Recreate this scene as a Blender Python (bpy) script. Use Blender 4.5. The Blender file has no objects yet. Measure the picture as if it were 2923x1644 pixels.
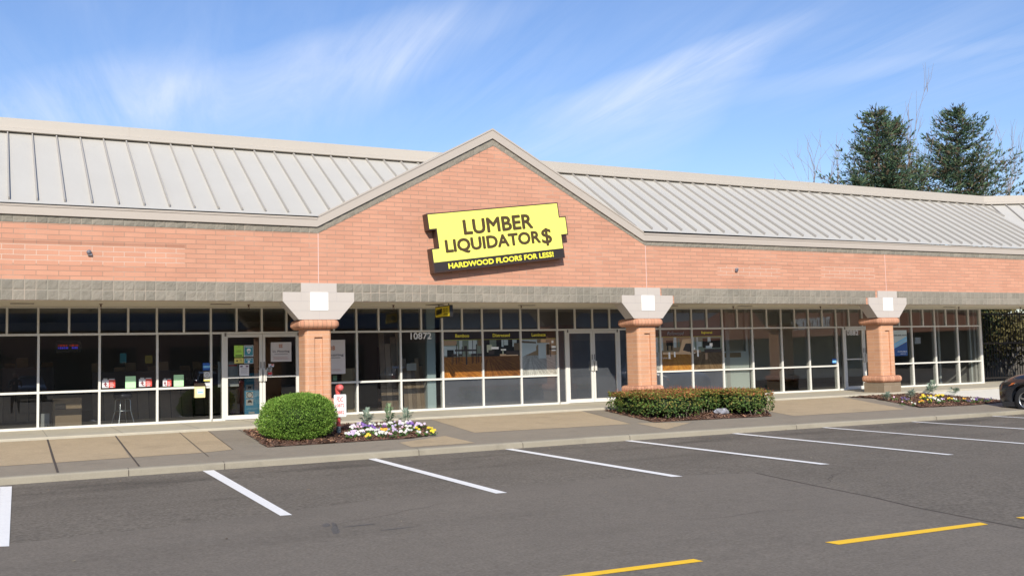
import bpy, math, random
from mathutils import Vector, Matrix, noise
S = bpy.context.scene
COL = S.collection
R = math.radians
# ------------------------------------------------------------------ camera
F, W0, H0 = 2847.76, 2923.0, 1644.0
CAM = Vector((-6.4596, -21.6478, 1.3053))
YAW, PIT, ROL = R(27.61365), R(4.01530), R(-1.37402)
fw = Vector((math.sin(YAW)*math.cos(PIT), math.cos(YAW)*math.cos(PIT), math.sin(PIT)))
r0 = Vector((math.cos(YAW), -math.sin(YAW), 0)); u0 = r0.cross(fw)
rr = math.cos(ROL)*r0 + math.sin(ROL)*u0; uu = -math.sin(ROL)*r0 + math.cos(ROL)*u0
cd = bpy.data.cameras.new('camera'); cam = bpy.data.objects.new('camera', cd); COL.objects.link(cam)
cd.sensor_width = 36; cd.lens = 36*F/W0; cd.clip_end = 2000; cd.clip_start = .05
cam.matrix_world = Matrix(((rr.x, uu.x, -fw.x, CAM.x), (rr.y, uu.y, -fw.y, CAM.y), (rr.z, uu.z, -fw.z, CAM.z), (0, 0, 0, 1)))
S.camera = cam
S.render.resolution_x, S.render.resolution_y = 1024, 575
# ------------------------------------------------------------------ world, sun, exposure
SUNV = Vector((.46, 1.0, -.67)).normalized()
EL = math.asin(-SUNV.z); AZ = math.atan2(-SUNV.x, -SUNV.y) % (2*math.pi)
SKY_STR, SUN_STR, EXPO = .10, 4.4, .30
w = bpy.data.worlds.new('World'); S.world = w; w.use_nodes = True
nt = w.node_tree; N = nt.nodes; L = nt.links; N.clear()
def nn(N, t, **k):
    n = N.new(t)
    for a, b in k.items():
        if a in n.inputs: n.inputs[a].default_value = b
        else: setattr(n, a, b)
    return n
sky = nn(N, 'ShaderNodeTexSky', sky_type='NISHITA', sun_disc=False, sun_elevation=EL, sun_rotation=AZ, air_density=1.25, dust_density=.25, ozone_density=2.2, altitude=60)
tc = N.new('ShaderNodeTexCoord'); sp = N.new('ShaderNodeSeparateXYZ'); L.new(tc.outputs['Generated'], sp.inputs[0])
def M(N, L, op, a, b=None, c=None, clamp=False):
    n = N.new('ShaderNodeMath'); n.operation = op; n.use_clamp = clamp
    for i, v in enumerate((a, b, c)):
        if v is None: continue
        if hasattr(v, 'links') or hasattr(v, 'is_linked'): L.new(v, n.inputs[i])
        else: n.inputs[i].default_value = v
    return n.outputs[0]
def m(op, a, b=None, c=None, clamp=False): return M(N, L, op, a, b, c, clamp)
zc = m('MAXIMUM', sp.outputs[2], .02)
cx = m('DIVIDE', sp.outputs[0], zc); cy = m('DIVIDE', sp.outputs[1], zc)      # the cloud plane overhead
cmb = N.new('ShaderNodeCombineXYZ'); L.new(cx, cmb.inputs[0]); L.new(cy, cmb.inputs[1])
def skyplane(px, py):
    d = fw + rr*(px-W0/2)/F - uu*(py-H0/2)/F
    return Vector((d.x/d.z, d.y/d.z))
kk = W0/2576
def streak(p0, p1, w0, w1, sharp=.5):
    """soft cirrus band from pixel p0 to p1, widths in cloud-plane units"""
    a = skyplane(p0[0]*kk, p0[1]*kk); b = skyplane(p1[0]*kk, p1[1]*kk); d = b-a; ln = d.length; d /= ln
    ux = m('SUBTRACT', cx, a.x); uy = m('SUBTRACT', cy, a.y)
    s = m('DIVIDE', m('ADD', m('MULTIPLY', ux, d.x), m('MULTIPLY', uy, d.y)), ln)
    t = m('ADD', m('MULTIPLY', ux, -d.y), m('MULTIPLY', uy, d.x))
    wd = m('ADD', m('MULTIPLY', s, w1-w0), w0)
    wd = m('MAXIMUM', wd, .01)
    g = m('SUBTRACT', 1.0, m('POWER', m('ABSOLUTE', m('DIVIDE', m('ADD', t, warp), wd)), 2.0), clamp=True)
    e = m('MULTIPLY', m('MULTIPLY', s, 6.0, clamp=True), m('MULTIPLY', m('SUBTRACT', 1.0, s), 1.6, clamp=True))
    return m('MULTIPLY', g, e)
wn = nn(N, 'ShaderNodeTexNoise', Scale=.5, Detail=4.0); L.new(cmb.outputs[0], wn.inputs['Vector'])
warp = m('MULTIPLY', m('SUBTRACT', wn.outputs['Fac'], .5), .5)
pa, pb = skyplane(2045*kk, 45*kk), skyplane(1500*kk, 340*kk); ang = math.atan2((pb-pa).y, (pb-pa).x)
fs_ = m('ADD', m('MULTIPLY', cx, math.cos(ang)), m('MULTIPLY', cy, math.sin(ang))); ft_ = m('ADD', m('MULTIPLY', cx, -math.sin(ang)), m('MULTIPLY', cy, math.cos(ang)))
mp = N.new('ShaderNodeCombineXYZ'); L.new(m('MULTIPLY', fs_, .38), mp.inputs[0]); L.new(m('MULTIPLY', ft_, 3.0), mp.inputs[1])
cn = nn(N, 'ShaderNodeTexNoise', Scale=1.1, Detail=10.0, Roughness=.66, Distortion=.8); L.new(mp.outputs[0], cn.inputs['Vector'])
cn2 = nn(N, 'ShaderNodeTexNoise', Scale=.35, Detail=3.0); L.new(cmb.outputs[0], cn2.inputs['Vector'])
fib = m('MULTIPLY', m('SUBTRACT', cn.outputs['Fac'], .38), 2.6, clamp=True)
veil = m('MULTIPLY', m('MULTIPLY', fib, m('MULTIPLY', m('SUBTRACT', cn2.outputs['Fac'], .40), 3.0, clamp=True)), .38)
sA = streak((2075, 20), (1300, 460), .06, .95)
sB = streak((1330, -30), (420, 380), .15, .75)
sC = streak((2800, 60), (1350, 350), .05, .30)
sD = streak((520, 120), (-150, 420), .2, .9)
tot = m('ADD', m('ADD', m('MULTIPLY', sA, m('MULTIPLY_ADD', fib, .42, .24)), m('MULTIPLY', sB, m('MULTIPLY_ADD', fib, .26, .20))), m('ADD', m('MULTIPLY', sC, .12), m('MULTIPLY', sD, m('MULTIPLY_ADD', fib, .3, .12))))
cl = m('MINIMUM', m('ADD', tot, veil), .8)
mix = N.new('ShaderNodeMixRGB'); L.new(cl, mix.inputs[0]); L.new(sky.outputs[0], mix.inputs[1]); mix.inputs[2].default_value = (8.2, 8.0, 7.2, 1)
tint = nn(N, 'ShaderNodeMixRGB', blend_type='MULTIPLY'); tint.inputs[0].default_value = 1; tint.inputs[2].default_value = (.87, .965, 1.25, 1); L.new(mix.outputs[0], tint.inputs[1])
bg = nn(N, 'ShaderNodeBackground', Strength=SKY_STR); L.new(tint.outputs[0], bg.inputs[0])
wo = N.new('ShaderNodeOutputWorld'); L.new(bg.outputs[0], wo.inputs[0])
ld = bpy.data.lights.new('sun', 'SUN'); ld.energy = SUN_STR; ld.angle = R(.5); ld.color = (1, .94, .83)
lo = bpy.data.objects.new('sun', ld); COL.objects.link(lo); lo.rotation_euler = SUNV.to_track_quat('-Z', 'Y').to_euler(); lo.location = (-20, -40, 30)
S.view_settings.view_transform = 'Standard'; S.view_settings.look = 'None'; S.view_settings.exposure = EXPO; S.view_settings.gamma = 1
S.render.engine = 'CYCLES'
S.cycles.max_bounces = 8; S.cycles.transparent_max_bounces = 12

# ------------------------------------------------------------------ pixel helpers (surveying the photograph)
def ray(px, py): return fw + rr*(px-W0/2)/F - uu*(py-H0/2)/F
def onY(px, py, Y): d = ray(px, py); return CAM + d*((Y-CAM.y)/d.y)
def hit(px, py, z0, s): d = ray(px, py); return CAM + d*((z0+s*CAM.y-CAM.z)/(d.z-s*d.y))
def walkz(y): return -.045+.05*y
def aspz(y): return -.345+.01*max(y, -34)
def asp(px, py): return hit(px*kk, py*kk, -.345, .01)
def walk(px, py): return hit(px*kk, py*kk, -.045, .05)
# zoomed views used while measuring: (scale, origin)
VA = (3.622, 0, 850); VB = (3.622, 450, 850); VC = (4.14, 900, 850); VD = (3.963, 1200, 850); VE = (3.45, 1700, 820); VF = (3.6226, 2250, 820); V8 = (6.962, 270, 1000); V7 = (5.1727, 640, 920)
def on(V, x, y, D): return onY(V[1]+x/V[0], V[2]+y/V[0], D)

# ------------------------------------------------------------------ materials
MATS = {}
def mat(name, col=(.5, .5, .5), rough=.6, metal=0., var=0., vscale=3., bump=0., bscale=40., spec=.5, attr=False, fine=0., fscale=150., emit=None, coat=0., sss=False, trans=0., mid=0.):
    if name in MATS: return MATS[name]
    mt = bpy.data.materials.new(name); mt.use_nodes = True; N = mt.node_tree.nodes; L = mt.node_tree.links
    b = N['Principled BSDF']; b.inputs['Roughness'].default_value = rough; b.inputs['Metallic'].default_value = metal
    b.inputs['Specular IOR Level'].default_value = spec; b.inputs['Coat Weight'].default_value = coat; b.inputs['Coat Roughness'].default_value = .04
    b.inputs['Base Color'].default_value = (*col, 1)
    g = N.new('ShaderNodeNewGeometry'); src = None
    if attr:
        a = N.new('ShaderNodeAttribute'); a.attribute_name = 'Col'; src = a.outputs['Color']
    if var or fine:
        if src is None:
            c = N.new('ShaderNodeRGB'); c.outputs[0].default_value = (*col, 1); src = c.outputs[0]
        for amt, sc, det in ((var, vscale, 5.), (fine, fscale, 2.), (mid, 7., 4.)):
            if not amt: continue
            n1 = nn(N, 'ShaderNodeTexNoise', Scale=sc, Detail=det, Roughness=.6); L.new(g.outputs['Position'], n1.inputs['Vector'])
            v = M(N, L, 'MULTIPLY_ADD', n1.outputs['Fac'], 2*amt, 1-amt)
            x = nn(N, 'ShaderNodeVectorMath', operation='SCALE'); L.new(src, x.inputs[0]); L.new(v, x.inputs['Scale']); src = x.outputs[0]
    if src is not None: L.new(src, b.inputs['Base Color'])
    if bump:
        n2 = nn(N, 'ShaderNodeTexNoise', Scale=bscale, Detail=6.0, Roughness=.65); L.new(g.outputs['Position'], n2.inputs['Vector'])
        bp = nn(N, 'ShaderNodeBump', Strength=bump, Distance=.02); L.new(n2.outputs['Fac'], bp.inputs['Height']); L.new(bp.outputs[0], b.inputs['Normal'])
    if emit: b.inputs['Emission Color'].default_value = (*emit[0], 1); b.inputs['Emission Strength'].default_value = emit[1]
    if trans:
        out = N['Material Output']; tr = nn(N, 'ShaderNodeBsdfTranslucent'); ms = nn(N, 'ShaderNodeMixShader', Fac=trans)
        if src is not None: L.new(src, tr.inputs[0])
        L.new(b.outputs[0], ms.inputs[1]); L.new(tr.outputs[0], ms.inputs[2]); L.new(ms.outputs[0], out.inputs[0])
    MATS[name] = mt; return mt
def stain(mt, sc, lo, k, sx, sy, wy=None):
    N = mt.node_tree.nodes; L = mt.node_tree.links; b = N['Principled BSDF']; src = b.inputs['Base Color'].links[0].from_socket
    g = N.new('ShaderNodeNewGeometry'); mp = nn(N, 'ShaderNodeMapping'); mp.inputs['Scale'].default_value = (sx, sy, 1); L.new(g.outputs['Position'], mp.inputs[0])
    n1 = nn(N, 'ShaderNodeTexNoise', Scale=sc, Detail=5.0, Roughness=.6); L.new(mp.outputs[0], n1.inputs['Vector'])
    f = M(N, L, 'MULTIPLY', M(N, L, 'SUBTRACT', n1.outputs['Fac'], lo), 5., clamp=True)
    if wy:
        sp = N.new('ShaderNodeSeparateXYZ'); L.new(g.outputs['Position'], sp.inputs[0])
        f = M(N, L, 'MULTIPLY', f, M(N, L, 'MULTIPLY', M(N, L, 'SUBTRACT', sp.outputs[1], wy[0]), 1/(wy[1]-wy[0]), clamp=True))
    f = M(N, L, 'MULTIPLY_ADD', f, k, 1.); x = nn(N, 'ShaderNodeVectorMath', operation='SCALE'); L.new(src, x.inputs[0]); L.new(f, x.inputs['Scale']); L.new(x.outputs[0], b.inputs['Base Color'])
def brickmat(name, c1, c2, mortar, bw, bh, offset, msize=.009, bumpd=.008, var=.2, patches=(), stains=(), rough=.85, squash=0):
    mt = bpy.data.materials.new(name); mt.use_nodes = True; N = mt.node_tree.nodes; L = mt.node_tree.links
    b = N['Principled BSDF']; b.inputs['Roughness'].default_value = rough; b.inputs['Specular IOR Level'].default_value = .25
    uv = N.new('ShaderNodeUVMap'); uv.uv_map = 'UV'
    bt = nn(N, 'ShaderNodeTexBrick', offset=offset, Scale=1.0); L.new(uv.outputs[0], bt.inputs['Vector'])
    bt.inputs['Color1'].default_value = (*c1, 1); bt.inputs['Color2'].default_value = (*c2, 1); bt.inputs['Mortar'].default_value = (0, 0, 0, 1)
    bt.inputs['Mortar Size'].default_value = msize/2; bt.inputs['Mortar Smooth'].default_value = .15; bt.inputs['Bias'].default_value = -.1
    bt.inputs['Brick Width'].default_value = bw; bt.inputs['Row Height'].default_value = bh
    g = N.new('ShaderNodeNewGeometry')
    def mul(src, amt, sc, det=5.):
        n1 = nn(N, 'ShaderNodeTexNoise', Scale=sc, Detail=det, Roughness=.65); L.new(g.outputs['Position'], n1.inputs['Vector'])
        v = M(N, L, 'MULTIPLY_ADD', n1.outputs['Fac'], 2*amt, 1-amt)
        x = nn(N, 'ShaderNodeVectorMath', operation='SCALE'); L.new(src, x.inputs[0]); L.new(v, x.inputs['Scale']); return x.outputs[0]
    src = mul(mul(bt.outputs['Color'], var, 1.3), var*.9, 60., 3.)
    su = N.new('ShaderNodeSeparateXYZ'); L.new(uv.outputs[0], su.inputs[0])
    def box(x0, x1, z0, z1, soft=.02):
        f = None
        for s, lo, hi in ((su.outputs[0], x0, x1), (su.outputs[1], z0, z1)):
            a = M(N, L, 'MULTIPLY', M(N, L, 'SUBTRACT', s, lo), 1/soft, clamp=True)
            c = M(N, L, 'MULTIPLY', M(N, L, 'SUBTRACT', hi, s), 1/soft, clamp=True)
            a = M(N, L, 'MULTIPLY', a, c); f = a if f is None else M(N, L, 'MULTIPLY', f, a)
        return f
    mc = N.new('ShaderNodeMixRGB'); mc.inputs[1].default_value = (*mortar, 1); mc.inputs[2].default_value = (.62, .46, .36, 1)
    nm = nn(N, 'ShaderNodeTexNoise', Scale=.9, Detail=4.0); L.new(g.outputs['Position'], nm.inputs['Vector'])
    pf = M(N, L, 'MULTIPLY', M(N, L, 'SUBTRACT', nm.outputs['Fac'], .52), 5., clamp=True); pf = M(N, L, 'MULTIPLY', pf, .7)
    for p in patches: pf = M(N, L, 'MAXIMUM', pf, box(*p))
    L.new(pf, mc.inputs[0])
    mx = N.new('ShaderNodeMixRGB'); L.new(bt.outputs['Fac'], mx.inputs[0]); L.new(src, mx.inputs[1]); L.new(mc.outputs[0], mx.inputs[2]); cur = mx.outputs[0]
    for p, k in stains:
        bx = box(*p, soft=.05); f = M(N, L, 'MULTIPLY_ADD', bx, -k, 1.)
        x = nn(N, 'ShaderNodeVectorMath', operation='SCALE'); L.new(cur, x.inputs[0]); L.new(f, x.inputs['Scale']); cur = x.outputs[0]
    L.new(cur, b.inputs['Base Color'])
    n2 = nn(N, 'ShaderNodeTexNoise', Scale=55., Detail=6.0, Roughness=.7); L.new(g.outputs['Position'], n2.inputs['Vector'])
    h = M(N, L, 'SUBTRACT', M(N, L, 'MULTIPLY', n2.outputs['Fac'], .5), bt.outputs['Fac'])
    bp = nn(N, 'ShaderNodeBump', Strength=.6, Distance=bumpd); L.new(h, bp.inputs['Height']); L.new(bp.outputs[0], b.inputs['Normal'])
    MATS[name] = mt; return mt
BR = brickmat('brick', (.57, .29, .192), (.505, .248, .163), (.36, .23, .165), .4064, .1016, .5, msize=.013, var=.13,
    patches=((-14.5, -2.86, 3.38, 3.78), (11.25, 13.55, 3.42, 3.72), (15.1, 17.3, 3.40, 3.78)),
    stains=(((-14.5, -2.84, 3.76, 3.86), .35), ((11.2, 14.0, 3.74, 3.82), .22), ((15.0, 17.5, 3.78, 3.84), .18)))
PBR = brickmat('pillar_brick', (.60, .325, .19), (.54, .28, .165), (.64, .45, .33), .60, .1016, .5, msize=.010)
CAPB = brickmat('soldier_brick', (.60, .31, .19), (.44, .205, .125), (.28, .16, .11), .1016, .5, 0, msize=.010)
BLK = brickmat('split_face_block', (.265, .235, .190), (.215, .195, .158), (.36, .33, .265), .2032, .2032, 0, msize=.010, bumpd=.03, var=.28)
PLB = brickmat('plinth_block', (.25, .19, .13), (.2, .15, .1), (.33, .27, .2), .4064, .2032, .5, msize=.010, bumpd=.012)
ROOF = mat('roof_metal', (.50, .475, .425), .42, metal=0.0, var=.06, vscale=.6, spec=.5, bump=.35, bscale=1.4)
RIB = mat('roof_rib_metal', (.40, .37, .33), .45, spec=.5)
TRIM = mat('fascia_paint', (.44, .385, .33), .55, var=.05, vscale=.8)
CAPM = mat('parapet_cap_paint', (.44, .395, .34), .55, var=.05, vscale=.5)
BRK = mat('bracket_paint', (.50, .445, .395), .6, var=.04, vscale=2., bump=.1, bscale=90)
BJ = mat('bracket_joint', (.38, .34, .33), .7)
TILE = mat('white_tile', (.93, .93, .88), .25)
SOF = mat('soffit_stucco', (.62, .56, .45), .9, var=.06, vscale=1., bump=.15, bscale=60)
ALU = mat('white_aluminium', (.68, .66, .61), .35, metal=0., var=.04, vscale=4.)
ALD = mat('dark_aluminium', (.16, .15, .14), .5)  # dark finish of the lock plates and door pivots
STEEL = mat('brushed_steel', (.6, .6, .6), .3, metal=1.)
CAULK = mat('pink_caulk', (.72, .5, .45), .7)
CONC = mat('apron_concrete', (.45, .405, .31), .85, var=.12, vscale=1.5, bump=.15, bscale=70, fine=.1, fscale=90, mid=.10)
KERB = mat('kerb_concrete', (.30, .265, .20), .88, var=.14, vscale=2.2, bump=.25, bscale=60, fine=.14, fscale=60)
TAN = mat('tan_aggregate', (.43, .33, .205), .9, var=.12, vscale=1.6, bump=.5, bscale=120, fine=.35, fscale=55, mid=.10)
GRY = mat('grey_aggregate', (.26, .22, .165), .9, var=.10, vscale=1.4, bump=.4, bscale=120, fine=.22, fscale=60, mid=.10)
stain_ = None
WAG = mat('pale_aggregate', (.72, .68, .58), .9, var=.08, vscale=2., fine=.12, fscale=50)
JNT = mat('joint_filler', (.07, .055, .045), .9)
ASP = mat('asphalt', (.170, .146, .116), .92, var=.20, vscale=.45, bump=.7, bscale=90, fine=.8, fscale=26, spec=.3, mid=.16)
ASO = mat('asphalt_overlay', (.176, .151, .121), .9, var=.12, vscale=.8, bump=.4, bscale=110, fine=.5, fscale=34, spec=.3, mid=.16)
ASL = mat('asphalt_coarse', (.180, .165, .137), .92, var=.14, vscale=.5, bump=.9, bscale=70, fine=.7, fscale=30, spec=.3, mid=.16)
PW = mat('white_road_paint', (.86, .84, .80), .6, var=.05, vscale=6., fine=.12, fscale=40)
PY = mat('yellow_road_paint', (.95, .56, .012), .6, var=.06, vscale=8., fine=.12, fscale=60)
stain(ASP, .9, .5, -.36, .35, 1.6, (-9.5, -6.5)); stain(ASP, 1.7, .58, -.22, 1, 1.2); stain(ASP, .35, .5, .12, 1, 1)
stain(ASO, .55, .52, -.12, .25, 1.3); stain(ASO, 2.2, .62, -.18, 1, 1); stain(PW, 26., .60, -.30, 1, 1); stain(PY, 30., .60, -.25, 1, 1)
stain(TAN, 1.1, .55, -.18, 1, 1); stain(GRY, 1.3, .56, -.20, 1, 1); stain(KERB, 1.6, .55, -.25, 1, 2.5); stain(CONC, 1.2, .56, -.15, 1, 1)
stain(BR, .55, .55, -.13, .5, 1.6) ; stain(TRIM, 1.4, .58, -.10, .4, 1); stain(ROOF, .8, .55, -.05, 2.5, .4)
DIRT = mat('bark_mulch', (.145, .075, .048), .95, var=.35, vscale=9, bump=1., bscale=35)
CHIP = mat('bark_chip', (.2, .1, .06), .9, attr=True)
LEAF = mat('leaf', (.1, .2, .05), .6, attr=True, spec=.15, trans=.18)
PETAL = mat('petal', (.8, .8, .8), .6, attr=True, trans=.2)
BARK = mat('bark', (.14, .115, .095), .9, var=.2, vscale=3., bump=.5, bscale=20)
TWIG = mat('twig', (.30, .23, .19), .9)
BLACK = mat('black_paint', (.018, .016, .015), .35)
DKBR = mat('dark_brown_paint', (.055, .03, .022), .4)
YEL = mat('sign_yellow', (.90, .88, .16), .4)
YTX = mat('sign_letter_yellow', (.88, .80, .06), .4)
WHT = mat('white_print', (.8, .8, .8), .5)
GRP = mat('grey_print', (.33, .32, .33), .5)
RED = mat('red_print', (.62, .05, .04), .5)
GLS = None
def glassmat(name, tint, refl=1.0, rough=0.0):
    mt = bpy.data.materials.new(name); mt.use_nodes = True; N = mt.node_tree.nodes; L = mt.node_tree.links; N.clear()
    o = N.new('ShaderNodeOutputMaterial'); t = nn(N, 'ShaderNodeBsdfTransparent'); t.inputs[0].default_value = (*tint, 1)
    g = nn(N, 'ShaderNodeBsdfGlossy', Roughness=rough); g.inputs[0].default_value = (1, 1, 1, 1)
    f = nn(N, 'ShaderNodeFresnel', IOR=1.5); k = M(N, L, 'MULTIPLY', f.outputs[0], 2.5*refl, clamp=True)
    ms = N.new('ShaderNodeMixShader'); L.new(k, ms.inputs[0]); L.new(t.outputs[0], ms.inputs[1]); L.new(g.outputs[0], ms.inputs[2]); L.new(ms.outputs[0], o.inputs[0])
    MATS[name] = mt; return mt
GLS = glassmat('window_glass', (.86, .89, .87))
FRO = mat('frosted_film', (.16, .16, .185), .24, var=.35, vscale=1.2, spec=.9, bump=.03, bscale=6)
def woodmat(name, c1, c2, bw=1.2, bh=.09):
    mt = bpy.data.materials.new(name); mt.use_nodes = True; N = mt.node_tree.nodes; L = mt.node_tree.links
    b = N['Principled BSDF']; b.inputs['Roughness'].default_value = .35
    uv = N.new('ShaderNodeUVMap'); uv.uv_map = 'UV'
    bt = nn(N, 'ShaderNodeTexBrick', offset=.37, Scale=1.0); L.new(uv.outputs[0], bt.inputs['Vector'])
    bt.inputs['Color1'].default_value = (*c1, 1); bt.inputs['Color2'].default_value = (*c2, 1); bt.inputs['Mortar'].default_value = (c2[0]*.4, c2[1]*.35, c2[2]*.3, 1)
    bt.inputs['Mortar Size'].default_value = .004; bt.inputs['Brick Width'].default_value = bw; bt.inputs['Row Height'].default_value = bh
    mp = nn(N, 'ShaderNodeMapping'); mp.inputs['Scale'].default_value = (2, 30, 1); L.new(uv.outputs[0], mp.inputs[0])
    n1 = nn(N, 'ShaderNodeTexNoise', Scale=2., Detail=5.0); L.new(mp.outputs[0], n1.inputs['Vector'])
    v = M(N, L, 'MULTIPLY_ADD', n1.outputs['Fac'], .9, .55); x = nn(N, 'ShaderNodeVectorMath', operation='SCALE'); L.new(bt.outputs[0], x.inputs[0]); L.new(v, x.inputs['Scale'])
    L.new(x.outputs[0], b.inputs['Base Color']); MATS[name] = mt; return mt

# ------------------------------------------------------------------ mesh building
WLOC = {}
class MB:
    def __init__(s): s.v = []; s.f = []; s.mi = []; s.uv = {}; s.col = []; s.sm = []
    def face(s, pts, mi=0, uv=None, col=None, sm=False):
        i = len(s.v); s.v += [tuple(p) for p in pts]; s.f.append(tuple(range(i, i+len(pts)))); s.mi.append(mi); s.sm.append(sm)
        if uv: s.uv[len(s.f)-1] = uv
        s.col.append(col)
        return s
    def idx(s, vs, fs, mi=0, col=None, sm=False, uvs=None):
        i = len(s.v); s.v += [tuple(p) for p in vs]
        for k, f in enumerate(fs):
            s.f.append(tuple(a+i for a in f)); s.mi.append(mi); s.sm.append(sm); s.col.append(col)
            if uvs: s.uv[len(s.f)-1] = [uvs[a] for a in f]
        return s
    def box(s, x0, x1, y0, y1, z0, z1, mi=0, M4=None):
        vs = [Vector(p) for p in ((x0,y0,z0),(x1,y0,z0),(x1,y1,z0),(x0,y1,z0),(x0,y0,z1),(x1,y0,z1),(x1,y1,z1),(x0,y1,z1))]
        if M4: vs = [M4 @ v for v in vs]
        return s.idx(vs, [(0,3,2,1),(4,5,6,7),(0,1,5,4),(1,2,6,5),(2,3,7,6),(3,0,4,7)], mi)
    def prism(s, poly, ex, mi=0, side=None):
        """poly: list of 3D points; ex: extrusion vector"""
        n = len(poly); a = [Vector(p) for p in poly]; b = [p+Vector(ex) for p in a]
        s.idx(a+b, [tuple(range(n))], mi); s.idx(a+b, [tuple(range(2*n-1, n-1, -1))], mi)
        s.idx(a+b, [(i, (i+1) % n, (i+1) % n+n, i+n) for i in range(n)], mi if side is None else side)
        return s
    def tube(s, pts, rad, seg=8, mi=0, caps=True, sm=True, col=None):
        pts = [Vector(p) for p in pts]; n = len(pts); rs = rad if isinstance(rad, (list, tuple)) else [rad]*n
        vs = []; fs = []; prev = None
        for i, p in enumerate(pts):
            d = (pts[min(i+1, n-1)]-pts[max(i-1, 0)]).normalized()
            if prev is None: a = d.orthogonal().normalized()
            else: a = (prev-d*prev.dot(d)); a = a.normalized() if a.length > 1e-6 else d.orthogonal().normalized()
            prev = a; b = d.cross(a)
            for k in range(seg):
                t = 2*math.pi*k/seg; vs.append(p+(a*math.cos(t)+b*math.sin(t))*rs[i])
        for i in range(n-1):
            for k in range(seg): fs.append((i*seg+k, i*seg+(k+1) % seg, (i+1)*seg+(k+1) % seg, (i+1)*seg+k))
        s.idx(vs, fs, mi, col, sm)
        if caps: s.idx(vs[:seg], [tuple(range(seg-1, -1, -1))], mi, col); s.idx(vs[-seg:], [tuple(range(seg))], mi, col)
        return s
    def lathe(s, prof, c, axis='Z', seg=24, mi=0, sm=True, col=None):
        vs = []; fs = []; c = Vector(c); n = len(prof)
        for k in range(seg):
            t = 2*math.pi*k/seg
            for r, h in prof:
                if axis == 'Z': p = Vector((r*math.cos(t), r*math.sin(t), h))
                elif axis == 'X': p = Vector((h, r*math.cos(t), r*math.sin(t)))
                else: p = Vector((r*math.cos(t), h, r*math.sin(t)))
                vs.append(c+p)
        for k in range(seg):
            for i in range(n-1): fs.append((k*n+i, ((k+1) % seg)*n+i, ((k+1) % seg)*n+i+1, k*n+i+1))
        return s.idx(vs, fs, mi, col, sm)
    def quad(s, c, ax, ay, mi=0, col=None): c = Vector(c); return s.face([c-ax-ay, c+ax-ay, c+ax+ay, c-ax+ay], mi, None, col)
    def build(s, name, mats, parent=None, origin=None, bevel=0):
        if not isinstance(mats, (list, tuple)): mats = [mats]
        off = Vector(origin) if (origin is not None and parent is None) else Vector((0, 0, 0))
        me = bpy.data.meshes.new(name); me.from_pydata([Vector(p)-off for p in s.v], [], s.f)
        for mt in mats: me.materials.append(mt)
        me.polygons.foreach_set('material_index', s.mi); me.polygons.foreach_set('use_smooth', s.sm)
        uvl = me.uv_layers.new(name='UV'); data = []
        for pi, p in enumerate(me.polygons):
            if pi in s.uv: data += [c for q in s.uv[pi] for c in q]; continue
            nx, ny, nz = abs(p.normal.x), abs(p.normal.y), abs(p.normal.z)
            for vi in p.vertices:
                q = s.v[vi]
                data += (q[0], q[1]) if nz > max(nx, ny) else ((q[1], q[2]) if nx > ny else (q[0], q[2]))
        uvl.data.foreach_set('uv', data)
        if any(c is not None for c in s.col):
            ca = me.color_attributes.new('Col', 'FLOAT_COLOR', 'CORNER'); d = []
            for pi, p in enumerate(me.polygons):
                c = s.col[pi] or (.5, .5, .5); d += [c[0], c[1], c[2], 1.]*p.loop_total
            ca.data.foreach_set('color', d)
        me.update(); o = bpy.data.objects.new(name, me); COL.objects.link(o); WLOC[o.name] = Vector((0, 0, 0))
        if parent is not None:
            o.parent = parent; o.matrix_parent_inverse = Matrix.Translation(-WLOC[parent.name])
        else: o.location = off; WLOC[o.name] = off
        if bevel:
            b = o.modifiers.new('bevel', 'BEVEL'); b.width = bevel; b.segments = 2; b.limit_method = 'ANGLE'
        return o
def tag(o, label=None, cat=None, group=None, kind=None):
    if label: o['label'] = label
    if cat: o['category'] = cat
    if group: o['group'] = group
    if kind: o['kind'] = kind
    return o
def root(name, loc, label, cat, group=None):
    o = bpy.data.objects.new(name, None); COL.objects.link(o); o.location = loc; o.empty_display_size = .2; WLOC[o.name] = Vector(loc)
    return tag(o, label, cat, group)
def copy_tree(o, loc, rz=None, label=None, parent=None):
    c = o.copy(); COL.objects.link(c)
    if parent is None:
        c.location = loc; WLOC[c.name] = Vector(loc)
        if rz is not None: c.rotation_euler = (0, 0, rz)
        if label: c['label'] = label
    else:
        inv = o.matrix_parent_inverse.copy(); c.parent = parent; c.matrix_parent_inverse = inv
    for ch in list(o.children): copy_tree(ch, None, None, None, c)
    return c
FONT = None
try:
    import os
    for nm_ in ():
        fp = os.path.join(bpy.utils.resource_path('LOCAL'), 'datafiles', 'fonts', nm_)
        if os.path.exists(fp): FONT = bpy.data.fonts.load(fp)
except Exception: FONT = None
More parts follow.
